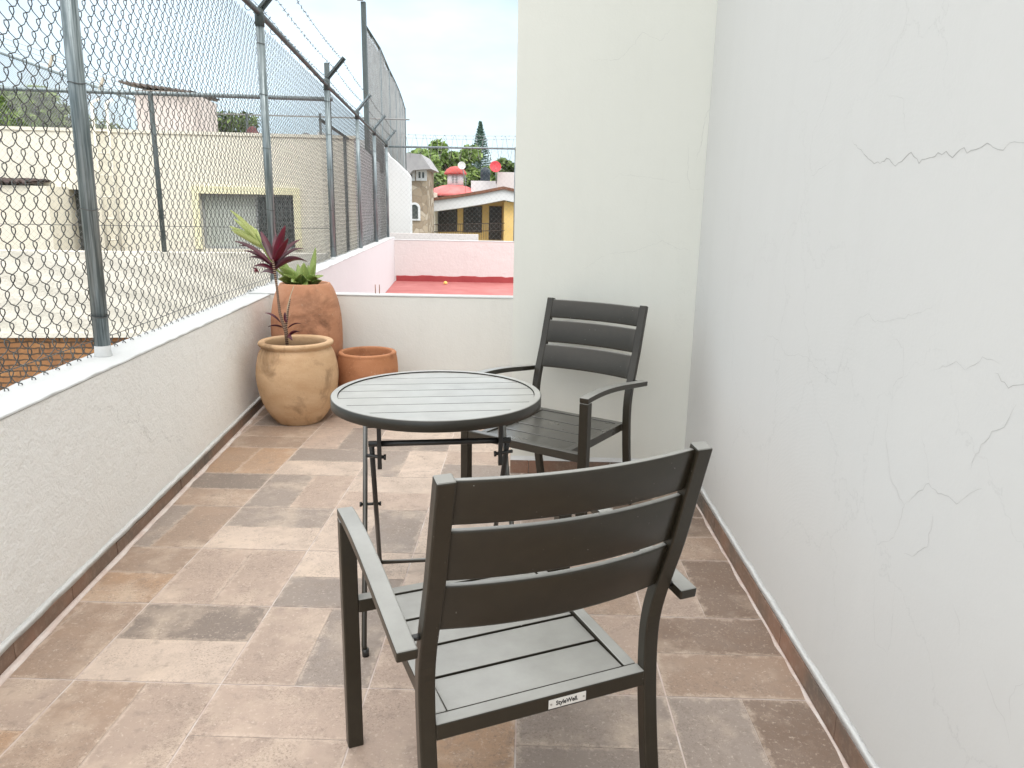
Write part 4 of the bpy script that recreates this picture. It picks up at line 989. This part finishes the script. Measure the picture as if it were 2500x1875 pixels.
RL = [((462,470),(200,300),.045,.10,-.10,0,0),((464,480),(270,365),.030,.12,-.03,0,0),((462,440),(378,235),.062,.02,.10,1,0),((466,430),(542,196),.066,.03,-.03,1,1),((470,440),(562,283),.060,.06,-.12,1,1),
      ((472,460),(645,290),.040,.10,.03,0,0),((474,490),(692,440),.052,.16,-.06,0,0),((470,500),(330,470),.034,.14,-.05,0,0),((468,520),(375,520),.030,.14,.06,0,0),((476,505),(585,440),.036,.12,.10,0,0),((468,450),(480,250),.050,.04,.14,1,0),((470,465),(385,440),.030,.1,.12,0,0),
      ((464,475),(235,330),.030,.14,.06,0,0),((474,470),(668,350),.030,.15,.08,0,0),((466,485),(300,410),.028,.15,.02,0,0),((512,850),(405,785),.020,.14,-.02,0,0),((528,885),(425,880),.020,.12,-.04,0,0),((560,890),(652,858),.024,.14,.02,0,0),((562,945),(640,912),.024,.12,-.05,0,0),((558,940),(590,970),.03,.1,-.08,0,0),((550,850),(540,780),.028,.03,.02,0,0)]
for (a, b, wd, dr, dy, erect, br) in RL:
    mb = MB(); u = []; p1 = C0(b[0], b[1], dy); leaf_strip(mb, u, C0(*a), p1, wd*(.72 if erect else .85), dr if not erect else .03, .3, random.choice((-1, 1))*random.uniform(.55, .95) if not erect else .2, side=(1,.25,0) if erect else None); leaf_obj('leaf', mb, u, M['red_leaf2'] if br else M['red_leaf'], cord)
for k in range(6):
    mb = MB(); u = []; leaf_strip(mb, u, C0(345, 480), C0(312+k*11, 478+[0, 12, 30, 42, 30, 40][k], random.uniform(-.03,.03)), .010, -.05, .4); leaf_obj('leaf', mb, u, M['red_leaf2'], cord)
# variegated ginger in the tall jar
gy = TP[1]
vg = empty('variegated_ginger', (0,0,0), 0, 'yellow and green striped leafy plant growing out of the tall terracotta jar', 'plant')
G0 = lambda a, b, dy=0: z5(a, b, gy+dy)
bs = [Vector((TP[0]-.03, gy, .76)), G0(470, 480, -.05), G0(390, 340, -.08), G0(345, 250, -.10)]
MB().taper(bs, [.008, .007, .005, .003], 8).build('stem', vari('green_stem', (.16, .22, .05), (.25, .3, .09), 9, .5), vg)
PLf = [((378,318),(172,92),.055,.06,-.12),((380,325),(168,200),.060,.03,-.05),((376,318),(215,135),.06,.05,.02),((384,335),(195,240),.05,.03,-.12),((380,315),(300,190),.05,.06,.05),((390,345),(250,262),.05,.03,-.02),((370,300),(345,215),.035,.03,.02),((380,322),(195,150),.05,.05,-.02),((384,330),(180,225),.05,.02,-.16),((376,305),(262,165),.045,.05,.0)]
for (a, b, wd, dr, dy) in PLf:
    mb = MB(); u = []; leaf_strip(mb, u, G0(a[0], a[1], -.08), G0(b[0], b[1], -.08+dy), wd*.62, dr, .35, random.uniform(-.5, .5), side=(.4,.3,.8)); leaf_obj('leaf', mb, u, M['pale_leaf'], vg)
GL = [((735,560),(745,345),.050,.02,0,1),((640,575),(672,450),.085,.05,-.02,1),((560,580),(500,400),.070,.05,-.04,1),((600,580),(505,470),.085,.08,-.08,0),((590,585),(495,550),.085,.14,-.12,0),((620,585),(560,470),.07,.06,.02,1),((690,580),(765,540),.075,.16,-.11,0),((700,580),(795,530),.06,.14,-.02,0),((650,585),(705,560),.085,.16,-.14,0),
      ((670,575),(705,470),.055,.06,.03,1),((720,575),(700,460),.04,.05,.05,1),((560,585),(540,520),.07,.1,-.12,0),((610,588),(640,520),.09,.1,-.10,0),((740,580),(790,560),.05,.12,-.06,0),((580,585),(615,510),.06,.05,-.03,1),((630,580),(520,510),.05,.1,.05,0),((700,580),(735,480),.05,.05,-.03,1),((560,585),(515,555),.06,.12,-.10,0),((660,588),(690,590),.06,.14,-.13,0),((600,588),(590,570),.07,.14,-.13,0),((700,575),(752,455),.045,.04,-.02,1),((650,575),(625,455),.055,.04,.02,1),((540,580),(525,450),.05,.05,-.05,1)]
for (a, b, wd, dr, dy, er) in GL:
    mb = MB(); u = []; q0 = G0(a[0], a[1]); q0.z = .765; q0.x = TP[0]+(q0.x-TP[0])*.6; leaf_strip(mb, u, q0, G0(b[0], b[1], dy), wd*.85, dr, .3, random.uniform(-.5, .5) if er else random.choice((-1, 1))*random.uniform(.5, .9), side=(1,.3,0) if er else None, curl=.05); leaf_obj('leaf', mb, u, M['var_leaf'], vg)

# ------------------------------------------------------------------ chairs
XP, PWd, PD = .2485, .0315, .026
prof_rear = [(-.110,.899),(-.082,.80),(-.054,.70),(-.026,.62),(-.004,.555),(.008,.50),(.0105,.45),(.007,.38),(-.002,.30),(-.020,.19),(-.045,.08),(-.066,.0)]
def interp_y(z):
    P_ = prof_rear
    for (y0, z0), (y1, z1) in zip(P_, P_[1:]):
        if z1 <= z <= z0: return y0+(y1-y0)*(z-z0)/(z1-z0)
    return P_[0][0]
ZS, AF = .395, .518
def rect(w_, h_): return [(-w_/2,-h_/2),(w_/2,-h_/2),(w_/2,h_/2),(-w_/2,h_/2)]
def make_chair(label):
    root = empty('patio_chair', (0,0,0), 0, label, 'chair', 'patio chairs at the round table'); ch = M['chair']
    for s_ in (-1, 1):
        pts = smooth_prof([(y+PD/2, z) for y, z in prof_rear], 3)
        MB().sweep([(s_*(XP-PWd/2), y, z) for y, z in pts], rect(PWd, PD), side=(1,0,0)).build('leg', ch, root, bevel=.003)
        # front leg with the arm over it
        MB().bar((s_*.2785, AF-.017, 0), (s_*.2785, AF-.017, .5965), .037, .034, side=(1,0,0)).build('leg', ch, root, bevel=.003)
        ap = smooth_prof([(AF-.0, .6075), (AF-.06, .6115), (AF-.14, .613), (AF-.23, .609), (AF-.32, .601), (AF-.43, .588), (-.035, .5735)], 4)
        ar_ = MB().sweep([(s_*.2785, y, z) for y, z in ap], rect(.037, .021), side=(1,0,0)); ar_.build('armrest', ch, root, bevel=.003)
        MB().tube([(s_*(XP-.005), interp_y(.585)+.013, .583), (s_*.262, interp_y(.585)+.013, .583)], .006, 8).build('arm_bolt', M['black'], root)
        MB().tube([(s_*(XP-.012), interp_y(.30)+.013, ZS-.06), (s_*(XP-.012), interp_y(.30)+.03, ZS-.06)], .008, 8).build('foot_bolt', M['black'], root)
    # back slats, curved away from the sitter, between the posts
    for z1, z0 in ((.894, .8115), (.8005, .7010), (.6900, .590)):
        mb = MB(); n = 16; hx = XP-PWd+.0005
        zz = [z0, z0+.006, (z0+z1)/2, z1-.006, z1]
        rows = []
        for i in range(n+1):
            x = -hx+2*hx*i/n; bow = -.030*(1-(x/hx)**2)
            for k, z in enumerate(zz): mb.v.append(Vector((x, interp_y(z)+.0255+bow-(.002 if k in (0,4) else 0), z)))
            for k, z in list(enumerate(zz))[::-1]: mb.v.append(Vector((x, interp_y(z)+.009+bow+(.002 if k in (0,4) else 0), z)))
        K = 10
        for i in range(n):
            for k in range(K): r = (k+1) % K; mb.quad_face((i*K+k, i*K+r, i*K+K+r, i*K+K+k), 0, True)
        mb.quad_face(range(K)); mb.quad_face([n*K+k for k in range(K)])
        mb.build('back_slat', ch, root, bevel=.0022)
    # seat frame
    fr = MB(); ry = .010+PD/2-.0
    fr.bounds(-XP+PWd-.001, XP-PWd+.001, .006, .036, ZS-.034, ZS)
    fr.build('rear_rail', ch, root, bevel=.003)
    MB().bounds(-.2605, .2605, AF-.033, AF-.003, ZS-.034, ZS).build('front_rail', ch, root, bevel=.003)
    for s_ in (-1, 1): MB().bounds(s_*(XP-PWd-.001)-.0, s_*(XP-PWd-.029), .0365, AF-.0335, ZS-.034, ZS).build('side_rail', ch, root, bevel=.003)
    y = .040; wd = (AF-.037-.040-.007*3)/4; hx = XP-PWd-.0305
    for k in range(4):
        mb = MB(); nn2 = 10
        for i in range(nn2+1):
            t_ = i/nn2; yy = y+wd*t_; tt_ = (yy-.04)/(AF-.077); dip = -.0015-.012*math.sin(pi*min(1, max(0, tt_)))
            for x in (-hx, hx):
                mb.v.append(Vector((x, yy, ZS-.002+dip*.6))); mb.v.append(Vector((x, yy, ZS-.016+dip*.6)))
        for i in range(nn2):
            a = i*4; mb.quad_face((a, a+2, a+6, a+4), 0, True); mb.quad_face((a+1, a+5, a+7, a+3), 0, True); mb.quad_face((a, a+4, a+5, a+1)); mb.quad_face((a+2, a+3, a+7, a+6))
        mb.quad_face((0,1,3,2)); e = nn2*4; mb.quad_face((e, e+2, e+3, e+1)); mb.build('seat_slat', ch, root, bevel=.002); y += wd+.007
    return root
near = make_chair('dark olive metal armchair in the foreground seen from behind with a badge')
far = copy_tree(near); far['label'] = 'dark olive metal armchair across the table facing forward against the cream wall'
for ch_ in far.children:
    if ch_.name.split('.')[0] in ('seat_slat', 'front_rail', 'rear_rail', 'side_rail'): ch_.material_slots[0].link = 'OBJECT'; ch_.material_slots[0].material = M['chair_less_sheen']  # far seat takes the copy with less sky reflection painted in
near.location = (1.291, -.557, 0); near.rotation_euler = (0,0,R(24.06))
far.location = (1.497, 1.455, 0); far.rotation_euler = (0,0,R(147.63))
# maker badge on the near chair's rear rail
bd_ = MB().bounds(.004, .084, .0048, .0058, ZS-.029, ZS-.010).build('badge', M['badge'], near)
fc = bpy.data.curves.new('badge_text', 'FONT'); fc.body = 'StyleWell.'; fc.size = .0135; fc.align_x = 'CENTER'; fc.align_y = 'CENTER'; fc.extrude = .0003; fc.offset = .00028
tob = bpy.data.objects.new('tmp_text', fc); COL.objects.link(tob); bpy.context.view_layer.update()
tm_ = bpy.data.meshes.new_from_object(tob.evaluated_get(bpy.context.evaluated_depsgraph_get())); bpy.data.objects.remove(tob)
tm_.materials.clear(); tm_.materials.append(M['ink'])
to = bpy.data.objects.new('lettering', tm_); COL.objects.link(to); to.parent = bd_; to.location = (.043, .0045, ZS-.0195); to.rotation_euler = (R(90), 0, 0); to.scale = (.86, .95, 1)
for xx in (.009, .079): MB().tube([(xx, .0049, ZS-.0195), (xx, .0040, ZS-.0195)], .0022, 10).build('rivet', M['screw'], bd_)

# ------------------------------------------------------------------ folding table
TBX, TBY, TBZ, TR = .951, .535, .714, .338
tb = empty('folding_table', (TBX, TBY, 0), R(9.5), 'round slatted charcoal metal folding table between the two armchairs', 'table')
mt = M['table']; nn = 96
mb = MB(); pr = [(TR-.022, TBZ), (TR-.004, TBZ), (TR, TBZ-.003), (TR, TBZ-.034), (TR-.004, TBZ-.036), (TR-.022, TBZ-.036)]
k = len(pr)
for i in range(nn):
    a = 2*pi*i/nn
    for r_, z in pr: mb.v.append(Vector((r_*math.cos(a), r_*math.sin(a), z)))
for i in range(nn):
    j = (i+1) % nn
    for q in range(k): r = (q+1) % k; mb.quad_face((i*k+q, i*k+r, j*k+r, j*k+q), 0, q in (1, 2, 3))
mb.build('rim', mt, tb)
RI = TR-.0235; N6 = 7; wv_ = 2*RI/N6
for b_ in range(N6):
    v0, v1 = -RI+b_*wv_+.0018, -RI+(b_+1)*wv_-.0018
    pts = []; ns = 10
    for i in range(ns+1): v = v0+(v1-v0)*i/ns; pts.append((math.sqrt(max(0, RI*RI-v*v)), v))
    poly = pts+[(-x, v) for x, v in pts[::-1]]
    poly2 = [poly[0]]
    for p_ in poly[1:]:
        if (Vector(p_)-Vector(poly2[-1])).length > 1e-4: poly2.append(p_)
    MB().prism(poly2, 'z', TBZ-.016, TBZ-.004).build('table_slat', mt, tb, bevel=.001)
MB().bounds(-.012, .012, -RI+.02, RI-.02, TBZ-.030, TBZ-.0165).build('cross_brace', M['black'], tb)
bk = M['black']; lr = .0080
for s_ in (-1, 1):
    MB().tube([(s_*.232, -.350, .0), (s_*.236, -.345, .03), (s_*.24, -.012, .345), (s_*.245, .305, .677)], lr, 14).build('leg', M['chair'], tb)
    MB().tube([(s_*.2315, -.352, -.0), (s_*.2325, -.3495, .022)], .0105, 12).build('foot_cap', bk, tb)
    MB().tube([(s_*.205, -.195, .605), (s_*.205, -.010, .32), (s_*.205, .19, .012)], lr, 14).build('leg', bk, tb)
    # slotted hanger bracket, pins
    br = MB(); br.bar((s_*.182, -.205, .538), (s_*.182, -.205, .672), .0125, .018, side=(1,0,0)); br.box((s_*.188, -.205, .672), (.045, .022, .006)); br.tube([(s_*.1885, -.205, .538), (s_*.1755, -.205, .538)], .0092, 14)
    br.tube([(s_*.215, -.205, .668), (s_*.195, -.205, .668)], .010, 10); br.build('bracket', bk, tb, bevel=.001)
    MB().tube([(s_*.222, -.180, .565), (s_*.168, -.200, .565)], .0055, 10).tube([(s_*.170, -.200, .565), (s_*.163, -.200, .565)], .009, 10).build('pin', bk, tb)
    MB().tube([(s_*.256, -.012, .340), (s_*.188, -.012, .340)], .005, 10).tube([(s_*.258, -.012, .340), (s_*.251, -.012, .340)], .009, 6).tube([(s_*.194, -.012, .340), (s_*.188, -.012, .340)], .008, 6).build('pin', bk, tb)
    MB().box((s_*.245, .318, .671), (.03, .04, .006)).build('mount_plate', bk, tb)
MB().tube([(-.214, -.198, .607), (.214, -.198, .607)], .0090, 14).build('top_bar', bk, tb)
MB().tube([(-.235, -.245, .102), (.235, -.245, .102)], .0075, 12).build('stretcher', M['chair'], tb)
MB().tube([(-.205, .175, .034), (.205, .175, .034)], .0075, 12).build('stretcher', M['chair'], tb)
MB().tube([(-.245, .305, .664), (.245, .305, .664)], .0095, 12).build('top_bar', bk, tb)
